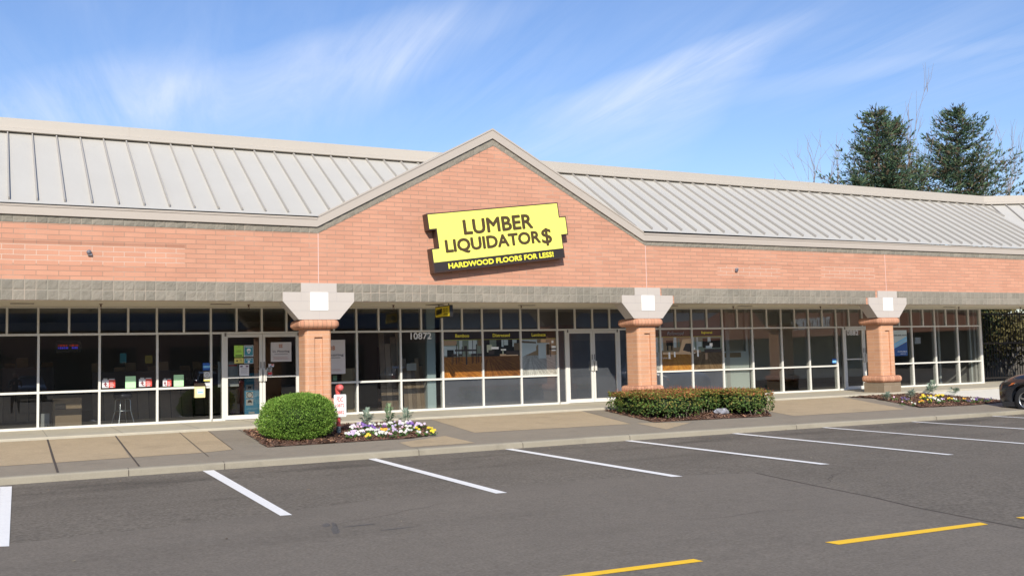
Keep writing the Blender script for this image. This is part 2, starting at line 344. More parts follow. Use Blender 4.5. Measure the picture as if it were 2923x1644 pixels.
def text(mb, s, O, w, h, ax=Vector((1, 0, 0)), az=Vector((0, 0, 1)), mi=0, off=.0, shear=0., depth=0., align='C', nrm=Vector((0, -1, 0))):
    """lettering of width w, height h centred on O (w or h may be None to keep the proportions)"""
    cu = bpy.data.curves.new('lettering', 'FONT'); cu.body = s; cu.offset = 0; cu.shear = shear; cu.resolution_u = 3
    if FONT: cu.font = FONT
    ob = bpy.data.objects.new('lettering', cu); COL.objects.link(ob); dg = bpy.context.evaluated_depsgraph_get(); dg.update()
    me = bpy.data.meshes.new_from_object(ob.evaluated_get(dg)); vs = [v.co.copy() for v in me.vertices]
    x0, x1 = min(v.x for v in vs), max(v.x for v in vs); y0, y1 = min(v.y for v in vs), max(v.y for v in vs)
    sy = h/(y1-y0) if h else w/(x1-x0); sx = w/(x1-x0) if w else sy
    P = [O+ax*((v.x-(x0+x1)/2)*sx)+az*((v.y-(y0+y1)/2)*sy) for v in vs]
    fs = [tuple(p.vertices) for p in me.polygons]; mb.idx([p+nrm*depth for p in P], fs, mi)
    if off:
        dl = (y1-y0)*sy*off*2.0
        for k8 in range(8):
            sh_ = ax*(math.cos(k8*math.pi/4)*dl)+az*(math.sin(k8*math.pi/4)*dl)+nrm*(.0002*(k8+1)); mb.idx([p+sh_ for p in P], fs, mi)
    if depth:
        from collections import Counter
        ec = Counter()
        for f in fs:
            for a, b in zip(f, f[1:]+f[:1]): ec[(a, b)] += 1
        for (a, b) in list(ec):
            if (b, a) not in ec: mb.face([P[a]+nrm*depth, P[b]+nrm*depth, P[b], P[a]], mi)
    bpy.data.objects.remove(ob); bpy.data.curves.remove(cu); bpy.data.meshes.remove(me)
rnd = random.Random(7)
def jit(c, a): k = 1+rnd.uniform(-a, a); return (c[0]*k*(1+rnd.uniform(-a, a)*.4), c[1]*k, c[2]*k*(1+rnd.uniform(-a, a)*.4))

# ================================================================== THE SETTING
def sheet(name, pts, m_, z=None, lift=0.):
    b = MB(); b.face([Vector((p[0], p[1], (z(p[1]) if z else p[2])+lift)) for p in pts]); return tag(b.build(name, m_), kind='structure')
def kerby(x): # front line of the kerb
    for (a, ya), (b, yb) in zip(KL, KL[1:]):
        if a <= x <= b: return ya+(yb-ya)*(x-a)/(b-a)
KL = [(-16, -4.86), (4, -4.84), (9.5, -5.0), (14, -5.2), (40, -5.5)]
MATS_G = mat('waste_ground', (.12, .11, .07), .95, var=.3, vscale=.3)
b = MB(); b.face([(-400, -400, -1.0), (500, -400, -1.0), (500, 500, -1.0), (-400, 500, -1.0)]); tag(b.build('ground', MATS_G), kind='structure')
b = MB()
xs = [-16, 4, 9.5, 14, 40]
for i in range(len(xs)-1):
    a, c = xs[i], xs[i+1]
    b.face([(a, -34, aspz(-34)), (c, -34, aspz(-34)), (c, kerby(c), aspz(kerby(c))), (a, kerby(a), aspz(kerby(a)))])
b.face([(-90, -34, aspz(-34)), (-16, -34, aspz(-34)), (-16, -4.86, aspz(-4.86)), (-90, -4.86, aspz(-4.86))])
b.face([(40, -34, aspz(-34)), (110, -34, aspz(-34)), (110, -5.5, aspz(-5.5)), (40, -5.5, aspz(-5.5))])
b.face([(-90, -130, aspz(-34)), (110, -130, aspz(-34)), (110, -34, aspz(-34)), (-90, -34, aspz(-34))])
tag(b.build('car_park_asphalt', ASP), kind='structure')
# newer smooth overlay in the foreground, coarser pale strip at the right of it
sea = [asp(0, 1371), asp(446, 1322), asp(835, 1272), asp(1060, 1240), asp(1500, 1205), asp(1900, 1190), asp(2050, 1222), asp(2200, 1252), asp(2300, 1276), asp(2576, 1330)]
ov = [(-40, sea[0].y-.3)]+[(p.x, p.y) for p in sea]+[(3.2, -22), (3.6, -33.9), (-40, -33.9)]
sheet('asphalt_overlay', ov, ASO, aspz, .004)
b = MB()   # crack sealing along the seam
for p, q in zip(sea[5:], sea[6:]):
    d = (q-p).normalized(); n_ = Vector((-d.y, d.x, 0))*.012
    b.face([p-n_+Vector((0, 0, .0075)), q-n_+Vector((0, 0, .0075)), q+n_+Vector((0, 0, .0075)), p+n_+Vector((0, 0, .0075))])
tag(b.build('asphalt_seam', JNT), kind='structure')
b = MB()
for (x, y, rx, ry) in ((842, 1330, .045, .42), (822, 1322, .05, .12), (905, 1322, .22, .03), (1000, 1330, .2, .025)):
    c = asp(x, y); pts = []
    for k in range(14):
        t = k/14*2*math.pi; q = .7+.5*rnd.random(); X, Yy = c.x+rx*q*math.cos(t)+ry*.25*math.sin(t), c.y+ry*q*math.sin(t); pts.append((X, Yy, aspz(Yy)+.006))
    b.face(pts)
tag(b.build('oil_stain', mat('oil_stained_asphalt', (.105, .095, .085), .85, bump=.4, bscale=90, fine=.5, fscale=34)), kind='structure')
b = MB()
for (x0_, y0_, a0_, L_) in ((-3.2, -10.9, .1, 2.2), (2.6, -11.6, .45, 3.2), (6.6, -9.2, -.35, 2.4), (9.5, -8.6, .2, 4.5), (-5.6, -13.4, .3, 1.2), (.2, -12.9, -.2, 1.6)):
    p = Vector((x0_, y0_, 0)); a = a0_; n_ = int(L_/.09)
    for i_ in range(n_):
        a += rnd.uniform(-.45, .45)+(a0_-a)*.3; q = p+Vector((math.cos(a), math.sin(a), 0))*.09; w_ = Vector((-math.sin(a), math.cos(a), 0))*(.0045*(1-abs(i_/n_-.5)))
        b.face([(c.x, c.y, aspz(c.y)+.0055) for c in (p-w_, q-w_, q+w_, p+w_)]); p = q
tag(b.build('asphalt_crack', JNT), kind='structure')
# stall lines
SL = [((0, 1225), (30, 1224), (23, 1375), (-3, 1376)), ((510, 1185), (538, 1183), (735, 1296), (705, 1298)), ((918, 1153), (940, 1152), (1276, 1240), (1248, 1242)), ((1268, 1130), (1290, 1129), (1718, 1199), (1690, 1200)),
      ((1570, 1109), (1588, 1108), (2088, 1168), (2065, 1169)), ((1840, 1091), (1855, 1090), (2400, 1144), (2385, 1145))]
def stripe(name, q, m_, lift=.008, cut=None):
    P = [Vector(p) for p in q]; b = MB(); n = 14
    L0 = [P[0].lerp(P[3], i/n) for i in range(n+1)]; L1 = [P[1].lerp(P[2], i/n) for i in range(n+1)]
    for i in range(n):
        w_ = [rnd.uniform(-.004, .004) for _ in range(2)]
        b.face([(p.x, p.y, aspz(p.y)+lift) for p in (L0[i], L1[i], L1[i+1], L0[i+1])])
    return tag(b.build(name, m_), kind='structure')
for k, q in enumerate(SL):
    P = [asp(*p) for p in q]
    for i in (0, 1): P[i].y = min(P[i].y, kerby(P[i].x)-.03)
    stripe('parking_line', P, PW)
base7 = asp(2083, 1077); 
for X, dx in ((base7.x+.05, 0.05), (base7.x+2.72, .1), (base7.x+5.45, .15), (base7.x+8.2, .2), (base7.x+10.9, .2), (-9.05, -.1), (-11.8, -.1)):
    y0 = kerby(X)-.05; stripe('parking_line', [(X-.06, y0, 0), (X+.06, y0, 0), (X+.05+dx, y0-5.45, 0), (X-.07+dx, y0-5.45, 0)], PW)
ye = [[(-.93, -14.33), (-.80, -14.46), (-2.4, -14.52), (-2.53, -14.38)]]
P = [asp(x, y) for x, y in ((2075, 1365), (2465, 1315), (2486, 1320), (2110, 1371))]; stripe('yellow_lane_dash', [P[1], P[2], P[3], P[0]], PY)
P2 = [asp(x, y) for x, y in ((1420, 1449), (1745, 1407), (1770, 1413), (1560, 1436))]
a_, b_ = asp(1745, 1407), asp(1770, 1413); dv = (P[0]-P[1]).normalized(); ln = (P[0]-P[1]).length
stripe('yellow_lane_dash', [a_, b_, b_+dv*ln, a_+dv*ln], PY)
e_ = asp(2555, 1303); a_ = e_-dv*ln; nv = (b_-asp(1745, 1407))
stripe('yellow_lane_dash', [a_, a_+nv, e_+nv, e_], PY)
# kerb
b = MB()
kz = -.28
for (xa, ya), (xb, yb) in zip(KL, KL[1:]):
    for s in range(int(round((xb-xa)/.5))):
        t0, t1 = s/round((xb-xa)/.5), (s+1)/round((xb-xa)/.5); X0, X1 = xa+(xb-xa)*t0, xa+(xb-xa)*t1; Y0, Y1 = ya+(yb-ya)*t0, ya+(yb-ya)*t1
        def pr(X, Y0): 
            z = walkz(Y0+.16)
            return [(X, Y0, aspz(Y0)-.02), (X, Y0+.012, z-.028), (X, Y0+.03, z-.008), (X, Y0+.055, z), (X, Y0+.16, z+.001), (X, Y0+.16, z-.2)]
        p, q = pr(X0, Y0), pr(X1, Y1)
        for i in range(5): b.face([p[i], q[i], q[i+1], p[i+1]], sm=True)
        if s == 0 and xa == -16: b.face(p)
jx = [(1250, 610, 3.3895, 0, 1180), (2175, 540, 3.3895, 0, 1180), (250, 500, 3.22, 1100, 1140), (1235, 440, 3.22, 1100, 1140), (2200, 370, 3.22, 1100, 1140), (570, 455, 3.13, 2100, 1080), (1860, 375, 3.13, 2100, 1080)]
for x, y, s, ox, oy in jx:
    q = hit(ox+x/s, oy+y/s, -.345, .01); X, Y0 = q.x, kerby(q.x); z = walkz(Y0+.16); d = .004
    for A, B in (((0-d, aspz(Y0)), (.010-d, z-.028)), ((.010-d, z-.028), (.052, z+d)), ((.052, z+d), (.16, z+d+.001))):
        b.face([(X-.006, Y0+A[0], A[1]), (X+.006, Y0+A[0], A[1]), (X+.006, Y0+B[0], B[1]), (X-.006, Y0+B[0], B[1])], 1)
tag(b.build('kerb', [KERB, JNT]), kind='structure')
# walkway : grey aggregate field, tan panels, pale slab
b = MB(); n = 56
xsw = [-16+i for i in range(n+1)]
for a, c in zip(xsw, xsw[1:]):
    b.face([(a, kerby(a)+.16, walkz(kerby(a)+.16)), (c, kerby(c)+.16, walkz(kerby(c)+.16)), (c, -.16, walkz(-.16)), (a, -.16, walkz(-.16))])
tag(b.build('walkway', GRY), kind='structure')
for P in ([(-16, -.2), (-16, -3.6), (-5.54, -3.55), (-5.48, -.2)], [(-5.46, -.2), (-5.52, -3.55), (-4.35, -3.5), (-4.25, -.2)], [(-4.23, -.2), (-4.33, -3.5), (-3.16, -3.47), (-3.02, -.2)], [(-3.01, -.2), (-3.14, -3.47), (-2.59, -3.3), (-2.44, -.2)],
          [(2.55, -.2), (2.33, -3.04), (6.07, -3.20), (6.63, -.2)], [(.4, -3.8), (.36, -4.5), (1.65, -4.5), (1.58, -3.25)], [(6.25, -3.15), (6.14, -4.4), (7.4, -3.6), (6.8, -3.3)],
          [(11.2, -.2), (10.74, -2.34), (10.46, -3.58), (14.15, -3.66), (15.5, -.2)]):
    sheet('tan_panel', P, TAN, walkz, .004)
sheet('pale_slab', [(18.5, -.2), (18.6, -2.9), (19.2, -3.2), (38, -3.4), (38, -.2)], WAG, walkz, .004)
b = MB()
for p, q, w_ in (((-5.47, -.2), (-5.53, -4.68), .017), ((-4.24, -.2), (-4.34, -4.6), .014), ((-3.015, -.2), (-3.15, -4.0), .006), ((-2.44, -.2), (-2.59, -3.3), .007), ((-1.82, -.2), (-1.97, -3.2), .004), ((6.7, -.2), (6.1, -3.2), .004)):
    b.face([(p[0]-w_, p[1], walkz(p[1])+.008), (q[0]-w_, q[1], walkz(q[1])+.008), (q[0]+w_, q[1], walkz(q[1])+.008), (p[0]+w_, p[1], walkz(p[1])+.008)])
tag(b.build('walkway_joint', JNT), kind='structure')
# apron in front of the shops with a low step
b = MB()
for a, c in zip(xsw, xsw[1:]):
    pr = [(-.16, walkz(-.16)-.03), (-.16, -.018), (-.15, -.006), (-.13, 0), (3.4, 0)]
    for p, q in zip(pr, pr[1:]): b.face([(a, *p), (c, *p), (c, *q), (a, *q)], sm=False)
for X in (-5.47, -4.1, -2.6, -1.2, 2.9, 5.2, 7.6, 10.3, 13.2, 16.1, 19.5, 22.4): b.face([(X-.005, -.13, .003), (X+.005, -.13, .003), (X+.02, 2.42, .003), (X+.01, 2.42, .003)], 1)
tag(b.build('apron_step', [CONC, mat('concrete_joint', (.2, .18, .15), .9)]), kind='structure')
# planting beds
BEDS = {'round': [(-1.80, -.55), (-1.97, -3.29), (-1.2, -3.32), (.9, -3.3), (1.45, -2.96), (1.9, -1.5), (1.9, -.7), (1.2, -.35), (-1.2, -.35)],
        'hedge': [(7.18, -.44), (6.71, -3.17), (9.9, -3.4), (10.7, -2.4), (11.2, -.4)],
        'right': [(15.6, -.35), (15.9, -1.03), (14.80, -3.55), (16.6, -3.72), (18.3, -3.5), (18.62, -2.8), (18.5, -.35)]}
def inpoly(x, y, P):
    c = False
    for (x1, y1), (x2, y2) in zip(P, P[1:]+P[:1]):
        if (y1 > y) != (y2 > y) and x < (x2-x1)*(y-y1)/(y2-y1)+x1: c = not c
    return c
for key, P in BEDS.items():
    x0, x1 = min(p[0] for p in P), max(p[0] for p in P); y0, y1 = min(p[1] for p in P), max(p[1] for p in P)
    b = MB(); st = .09; nx, ny = int((x1-x0)/st)+1, int((y1-y0)/st)+1
    def hz(x, y):
        dd = min((Vector((x, y))-Vector(p)).length for p in P)
        return walkz(y)+.012+.035*max(0, noise.noise(Vector((x*3, y*3, 1))))+.02*noise.noise(Vector((x*11, y*11, 3)))
    for i in range(nx):
        for j in range(ny):
            xx, yy = x0+i*st, y0+j*st
            if inpoly(xx+st/2, yy+st/2, P): b.face([(a, c, hz(a, c)) for a, c in ((xx, yy), (xx+st, yy), (xx+st, yy+st), (xx, yy+st))], 0, None, (.5, .5, .5), sm=True)
    b.face([(p[0], p[1], walkz(p[1])+.006) for p in P])
    area = (x1-x0)*(y1-y0)
    for _ in range(int(area*420)):
        x, y = rnd.uniform(x0, x1), rnd.uniform(y0, y1)
        if not inpoly(x, y, P): continue
        a = rnd.uniform(0, 6.28); l_ = rnd.uniform(.012, .04); w_ = rnd.uniform(.006, .014); t_ = rnd.uniform(-.6, .6)
        ax = Vector((math.cos(a), math.sin(a), t_))*l_; ay = Vector((-math.sin(a), math.cos(a), rnd.uniform(-.6, .6)))*w_
        b.quad((x, y, hz(x, y)+rnd.uniform(.005, .02)), ax, ay, 1, jit(rnd.choice([(.20, .095, .055), (.12, .06, .04), (.30, .17, .10), (.08, .045, .03)]), .25))
    tag(b.build('bark_mulch', [DIRT, CHIP]), kind='stuff', label=None)

b = MB()
for _ in range(240):
    x = rnd.uniform(-7, 20); y = kerby(x)-abs(rnd.gauss(0, .5))-.03 if rnd.random() < .7 else rnd.uniform(-14, -5); a = rnd.uniform(0, 6.28); s_ = rnd.uniform(.010, .022)
    ax = Vector((math.cos(a), math.sin(a), rnd.uniform(-.2, .2)))*s_; ay = Vector((-math.sin(a), math.cos(a), rnd.uniform(-.2, .2)))*s_*.6; b.quad((x, y, aspz(y)+.014), ax, ay, 0, jit(rnd.choice([(.30, .20, .11), (.22, .13, .07), (.38, .30, .2), (.12, .09, .06)]), .3))
tag(b.build('leaf_litter', CHIP), kind='stuff')
# ================================================================== THE SHOP BUILDING
BAY = 8.8769
shop = root('shop_building', (4.4, 0, 0), 'long single storey brick shop row with a central gable and grey standing seam metal roof', 'building')
XL, XR = -15.0, 26.06
b = MB()
b.face([(XL, 0, 3.071), (XR, 0, 3.071), (XR, 0, 4.19), (BAY, 0, 4.19), (BAY/2, 0, 6.52), (0, 0, 4.19), (XL, 0, 4.19)])
b.box(XL, XR, .004, .30, 2.66, 4.3)
b.face([(BAY, .15, 4.19), (BAY/2, .15, 6.8), (0, .15, 4.19)])
wall = b.build('brick_wall', BR, shop)
b = MB()
for X in (0, BAY, 2*BAY): b = MB(); b.box(X-.007, X+.007, -.004, .0, 3.08, 4.36); b.build('sealant_joint', CAULK, shop)
def splitface(mb, O, U, V, Nn, length, rows, seed, skip=None, mod=.2032, u0=0., amp=.011):
    k = 6; st = mod/k; nu = int(round(length/st)); nv = rows*k; vs = []; uvs = []
    for j in range(nv+1):
        for i in range(nu+1):
            uu_, vv_ = i*st, j*st
            jt = (i % k == 0) or (j % k == 0)
            d = .006 if jt else .011+amp*(noise.noise(Vector((uu_*9+seed, vv_*9, seed)))+.6*noise.noise(Vector((uu_*24, vv_*24, seed))))
            if j == 0: d = max(d, .004)
            vs.append(O+U*uu_+V*vv_+Nn*max(.002, d)); uvs.append((u0+uu_, vv_))
    fs = []; fu = []
    for j in range(nv):
        for i in range(nu):
            if skip and skip(i//k, j//k): continue
            fs.append((j*(nu+1)+i, j*(nu+1)+i+1, (j+1)*(nu+1)+i+1, (j+1)*(nu+1)+i))
    mb.idx(vs, fs, 0, None, False, uvs)
X_, Z_, NY = Vector((1, 0, 0)), Vector((0, 0, 1)), Vector((0, -1, 0))
b = MB(); nb = int((XR-XL)/.2032)
for X0, X1 in ((-15.04, -.01), (0, BAY-.0), (BAY, 2*BAY), (2*BAY, XR)):
    pass
def skp(i, j):
    X = -14.834+ (i+.5)*.2032
    for c in (0, BAY, 2*BAY):
        if abs(X-c) < (.42 if j == 1 else .83)-.02: return True
    return False
splitface(b, Vector((-14.834, 0, 2.665)), X_, Z_, NY, .2032*201, 2, 3.3, skp)
b.face([(XL, -.012, 2.664), (XR, -.012, 2.664), (XR, .3, 2.664), (XL, .3, 2.664)], 0)
b.build('block_band', BLK, shop)
b = MB()
splitface(b, Vector((-14.834, 0, 4.19)), X_, Z_, NY, .2032*73, 1, 8.1)
splitface(b, Vector((BAY, 0, 4.19)), X_, Z_, NY, .2032*84, 1, 5.1)
sl = Vector((BAY/2, 0, 2.33)); sln = sl.length; sl.normalize(); up = Vector((-sl.z, 0, sl.x))
splitface(b, Vector((-.0, -.001, 4.19)), sl, up, NY, .2032*25, 1, 2.1)
sl2 = Vector((-sl.x, 0, sl.z)); up2 = Vector((sl.z, 0, sl.x))
splitface(b, Vector((BAY+.0, -.001, 4.19)), sl2, up2, NY, .2032*25, 1, 6.1)
b.build('block_course', BLK, shop)
# eave and gable fascia
b = MB()
fy0, fy1 = -.055, .12
ex = [(XL, 4.36), (-.05, 4.36)]
def fas(P, Q, th=.195):   # a fascia board between two points (bottom line) with a small top lip
    (xa, za), (xb, zb) = P, Q
    b.prism([(xa, fy0, za), (xb, fy0, zb), (xb, fy0, zb+th), (xa, fy0, za+th)], (0, fy1-fy0, 0))
    b.prism([(xa, fy0-.014, za+th-.03), (xb, fy0-.014, zb+th-.03), (xb, fy0-.014, zb+th+.012), (xa, fy0-.014, za+th+.012)], (0, .05, 0))
fas((XL, 4.36), (-.03, 4.33)); fas((-.03, 4.33), (4.40, 6.69), .235); fas((4.40, 6.69), (8.80, 4.31), .235); fas((8.80, 4.31), (XR, 4.36))
b.build('fascia', TRIM, shop)
# roof
RY, RZ = 3.35, 6.70; EY = -.10; SLP = (RZ-4.575)/(RY-EY)
def rz(y): return 4.575+SLP*(y-EY)
b = MB()
XV = 26.9
b.face([(XL, EY, 4.56), (-.03, EY, 4.56), (-.03, RY, RZ), (XL, RY, RZ)]); b.face([(8.80, EY, 4.56), (XR, EY, 4.56), (XV, RY, RZ), (8.80, RY, RZ)])
b.face([(-.03, EY, 4.56), (4.02, RY, RZ), (-.03, RY, RZ)]); b.face([(8.80, EY, 4.56), (8.80, RY, RZ), (4.78, RY, RZ)]); b.face([(-.03, RY, RZ+.001), (4.02, RY, RZ+.001), (4.78, RY, RZ+.001), (8.8, RY, RZ+.001), (8.8, RY+.2, RZ), (-.03, RY+.2, RZ)])
for s in (0, 1):
    P, Q = ((-.03, 4.565), (4.40, 6.925)) if s == 0 else ((4.40, 6.925), (8.80, 4.545))
    b.face([(P[0], fy0+.01, P[1]), (Q[0], fy0+.01, Q[1]), (Q[0], 3.4, Q[1]), (P[0], 3.4, P[1])])
b.face([(XL, 8.5, 4.2), (XV, 8.5, 4.2), (XV, RY+.3, RZ), (XL, RY+.3, RZ)])
b.box(XL, 25.2, RY+.2, 14, 2.8, 2.9)
roof = b.build('roof', ROOF, shop)
b = MB(); nrm = Vector((0, -SLP, 1)).normalized()
ribs = [-.17-.501*k for k in range(0, 30)]+[8.63+.487*k for k in range(0, 38)]
def gz(x): return 4.565+(6.925-4.565)*(1-abs(x-4.40)/4.43)
ribs += [.33+.487*k for k in range(0, 17)]
for X in ribs:
    ys = EY+.10; xe = XV-(XV-XR)*(RY-ys)/(RY-EY)
    if 0 < X < 8.78:
        zz = gz(X); ys = max(EY, (zz-4.575)/SLP+EY)
        if ys > RY-.1: continue
    if X > XR:
        ys = EY+(X-XR)/(XV-XR)*(RY-EY)
        if ys > RY-.05: continue
    A, B = Vector((X, ys, rz(ys))), Vector((X, RY, rz(RY)))
    hw, ht = .016, .055
    b.prism([A+Vector((-hw, 0, 0)), A+Vector((hw, 0, 0)), A+Vector((hw*.7, 0, 0))+nrm*ht, A+Vector((-hw*.7, 0, 0))+nrm*ht], B-A)
b.build('seam_rib', RIB, roof).select_set(False)
b = MB()   # parapet cap along the ridge
pc = [(RY-.16, RZ-.115), (RY-.16, RZ-.015), (RY-.055, RZ+.065), (RY-.055, RZ+.31), (RY+.22, RZ+.33), (RY+.22, RZ-.2), (RY-.05, RZ-.17)]
pc = [(RY-.20, RZ-.03), (RY-.20, RZ+.045), (RY-.05, RZ+.085), (RY-.05, RZ+.30), (RY+.22, RZ+.32), (RY+.22, RZ-.2), (RY, RZ-.04)]
b.prism([(XL, y, z) for y, z in pc], (XV-XL, 0, 0))
for X in (-12, -8.5, -3.6, 1.2, 6.0, 12.1, 18.0, 22.6): b.box(X-.004, X+.004, RY-.054, RY-.05, RZ+.085, RZ+.30, 1)
b.build('ridge_cap', [CAPM, TRIM], shop)
# soffit
b = MB(); b.box(XL, 34, .30, 2.62, 2.672, 2.75)
b.face([(XL, .02, 2.659), (XR, .02, 2.659), (XR, .31, 2.659), (XL, .31, 2.659)])
b.build('soffit', SOF, shop)
for i, X in enumerate((-5.9, -1.9, 3.3, 5.9, 10.5, 13.2, 18.9, 22.0)): b = MB(); b.box(X-.22, X+.22, 1.1, 1.25, 2.655, 2.672); b.build('soffit_vent', mat('vent_grille', (.3, .27, .23), .7), shop)
# pillars
TAP = .46
def bull(mb, x0, x1, y0, y1, z0, z1, r, mi=0, horiz=False, seg=4):
    """box with rounded vertical corners (bullnose brick)"""
    pts = []
    for cx_, cy_, a0 in ((x1-r, y0+r, -90), (x1-r, y1-r, 0), (x0+r, y1-r, 90), (x0+r, y0+r, 180)):
        for k in range(seg+1):
            t = R(a0+90*k/seg); pts.append((cx_+r*math.cos(t), cy_+r*math.sin(t)))
    n = len(pts); per = [0.]
    for i in range(n): a, c = pts[i], pts[(i+1) % n]; per.append(per[-1]+math.hypot(a[0]-c[0], a[1]-c[1]))
    return pts, per
def ringext(mb, rings, per, mi=0, capt=True):
    n = len(rings[0])
    for A, B in zip(rings, rings[1:]):
        for i in range(n):
            j = (i+1) % n; mb.face([A[i], A[j], B[j], B[i]], mi, [(per[i], A[i][2]), (per[i+1], A[j][2]), (per[i+1], B[j][2]), (per[i], B[i][2])], None, True)
    if capt:
        mb.face(rings[-1], mi); mb.face(list(reversed(rings[0])), mi)
def bullring(mb, hx, y0, y1, cx_, z0, z1, r, e, mi=0):
    """a course of bullnose bricks: profile rounded outward top and bottom"""
    rings = []
    zs = [(z0, -e), (z0+(z1-z0)*.12, -e*.45), (z0+(z1-z0)*.30, -e*.08), (z0+(z1-z0)*.5, 0), (z0+(z1-z0)*.74, -e*.10), (z0+(z1-z0)*.92, -e*.45), (z1, -e)]
    for z, d in zs:
        pts, per = bull(mb, cx_-hx-d, cx_+hx+d, y0-d, y1+d, 0, 0, max(.02, r+d)); rings.append([(p[0], p[1], z) for p in pts])
    pts, per = bull(mb, cx_-hx, cx_+hx, y0, y1, 0, 0, r)
    for rg in rings: pass
    ringext(mb, rings, per, mi)
for k in range(4):
    c = (k-1)*BAY if k else -BAY
    c = [-BAY, 0, BAY, 2*BAY][k]
    b = MB(); y0, y1, hw = .04, .64, .30
    # shaft with a recessed centre panel on its front
    pts, per = bull(b, c-hw, c+hw, y0, y1, 0, 0, .075, seg=4); z0, z1 = .50, 2.06
    rg = [[(p[0], p[1], z) for p in pts] for z in (z0, z1)]; n = len(pts)
    for i in range(n):
        j = (i+1) % n; A, B = rg
        if abs(A[i][1]-y0) < 1e-6 and abs(A[j][1]-y0) < 1e-6:   # front face: leave the recess open
            xa, xb = -.095, .095; zt, zb = 1.875, z0; f0, f1 = A[i][0], A[j][0]
            def fq(x_0, x_1, za, zb_, yy=y0, mi=0): b.face([(x_0, yy, za), (x_1, yy, za), (x_1, yy, zb_), (x_0, yy, zb_)], mi, [(per[i]+x_0-f0, za), (per[i]+x_1-f0, za), (per[i]+x_1-f0, zb_), (per[i]+x_0-f0, zb_)])
            lo_, hi_ = min(f0, f1), max(f0, f1)
            fq(lo_, c+xa, z0, z1); fq(c+xb, hi_, z0, z1); fq(c+xa, c+xb, zt, z1); fq(c+xa, c+xb, z0, zt, y0+.05)
            b.face([(c+xa, y0, z0), (c+xa, y0+.05, z0), (c+xa, y0+.05, zt), (c+xa, y0, zt)]); b.face([(c+xb, y0+.05, z0), (c+xb, y0, z0), (c+xb, y0, zt), (c+xb, y0+.05, zt)])
            b.face([(c+xa, y0+.05, zt), (c+xb, y0+.05, zt), (c+xb, y0, zt), (c+xa, y0, zt)])
        else: b.face([A[i], A[j], B[j], B[i]], 0, [(per[i], z0), (per[i+1], z0), (per[i+1], z1), (per[i], z1)], None, True)
    sh = b.build('brick_pillar', PBR, shop)
    b = MB(); bullring(b, .46, -.10, .80, c, 2.055, 2.26, .11, .09); b.build('pillar_capital', CAPB, sh)
    b = MB(); bullring(b, .42, -.11, .79, c, .30, .51, .10, .085); b.build('pillar_base', CAPB, sh)
    b = MB(); b.box(c-.36, c+.36, -.055, .72, 0.0, .295); b.build('plinth', PLB, sh)
    # stepped bracket
    b = MB(); yb = -.035; dep = .40
    P = [(-TAP, 2.262), (TAP, 2.262), (.813, 2.665), (.813, 2.868), (.406, 2.868), (.406, 3.071), (-.406, 3.071), (-.406, 2.868), (-.813, 2.868), (-.813, 2.665)]
    b.prism([(c+x, yb, z) for x, z in P], (0, dep, 0))
    for z, hx in ((2.462, .64), (2.665, .812), (2.868, .406)): b.box(c-hx+.004, c+hx-.004, yb-.0015, yb, z-.003, z+.003, 1)
    for (x, za, zb) in ((-.406, 2.668, 2.865), (.406, 2.668, 2.865), (-.203, 2.465, 2.662), (.203, 2.465, 2.662), (0, 2.265, 2.459), (-.0, 2.871, 3.068)): b.box(c+x-.002, c+x+.002, yb-.0015, yb, za, zb, 1)
    br = b.build('bracket', [BRK, BJ], sh)
    b = MB(); b.box(c-.203, c+.203, yb-.012, yb-.001, 2.468, 2.865); b.build('white_tile', TILE, sh)
# storefront
D = 2.5
ZT, ZR, ZM = 2.665, 2.06, .80
tm = [-5.55-.61*k for k in range(16, 0, -1)]+[-5.55, -4.93, -4.31, -3.70, -3.08, -2.48, -1.87, -1.27, -.67, -.07, .53, 1.12, 1.71, 2.30, 2.89, 3.47, 4.06, 4.64, 5.23, 5.81, 6.40, 6.97, 7.56, 8.14, 8.72, 9.30, 9.89, 10.48, 11.06, 11.64, 12.23, 12.81, 13.40, 13.99, 14.58, 15.18, 15.77, 16.34, 16.93, 17.53, 18.14, 18.72, 19.32, 19.9, 20.49, 21.07, 21.67, 22.25, 22.82, 23.41, 23.99, 24.58, 25.17]
mains = [x for x in (-5.54-1.23*k for k in range(7, 0, -1))]+[-5.54, -4.30, -3.07, -1.865]
bays = [mains, [.54, 1.715, 2.89, 4.065, 5.235, 6.395, 7.555], [9.895, 11.07, 12.23, 13.405, 14.575, 15.77, 16.925, 18.135], [20.49, 21.66, 22.82, 23.98, 25.165]]
doors = [(-1.865, -1.585, .26, .54), (7.555, 7.835, 9.595, 9.895), (18.135, 18.45, 20.25, 20.49)]
FW = .024
b = MB()
def vb(x, za, zb, w_=FW, y0=D-.03, y1=D+.12): b.box(x-w_, x+w_, y0, y1, za, zb)
XA, XB = tm[0], 25.165
for x in tm: vb(x, ZR+.024, ZT-.02, .022)
b.box(XA, XB+.03, D-.032, D+.12, ZR-.024, ZR+.024); b.box(XA, XB+.03, D-.032, D+.12, ZT-.022, ZT+.004)
for g in bays:
    for x in g: vb(x, .05, ZR-.024)
    b.box(g[0], g[-1], D-.028, D+.12, ZM-.024, ZM+.024); b.box(g[0]-.02, g[-1]+.02, D-.05, D+.12, 0, .052)
for (xa, ja, jb, xb) in doors:
    vb(ja, 0, ZR-.024, .035); vb(jb, 0, ZR-.024, .035); b.box(xa, ja-.03, D-.05, D+.12, 0, .052); b.box(jb+.03, xb, D-.05, D+.12, 0, .052)
b.box(25.14, 25.24, D-.04, D+.12, 0, 2.67)
sf = b.build('storefront_frame', ALU, shop)
FR0, FR1 = 3.93, 13.405      # frosted stretch
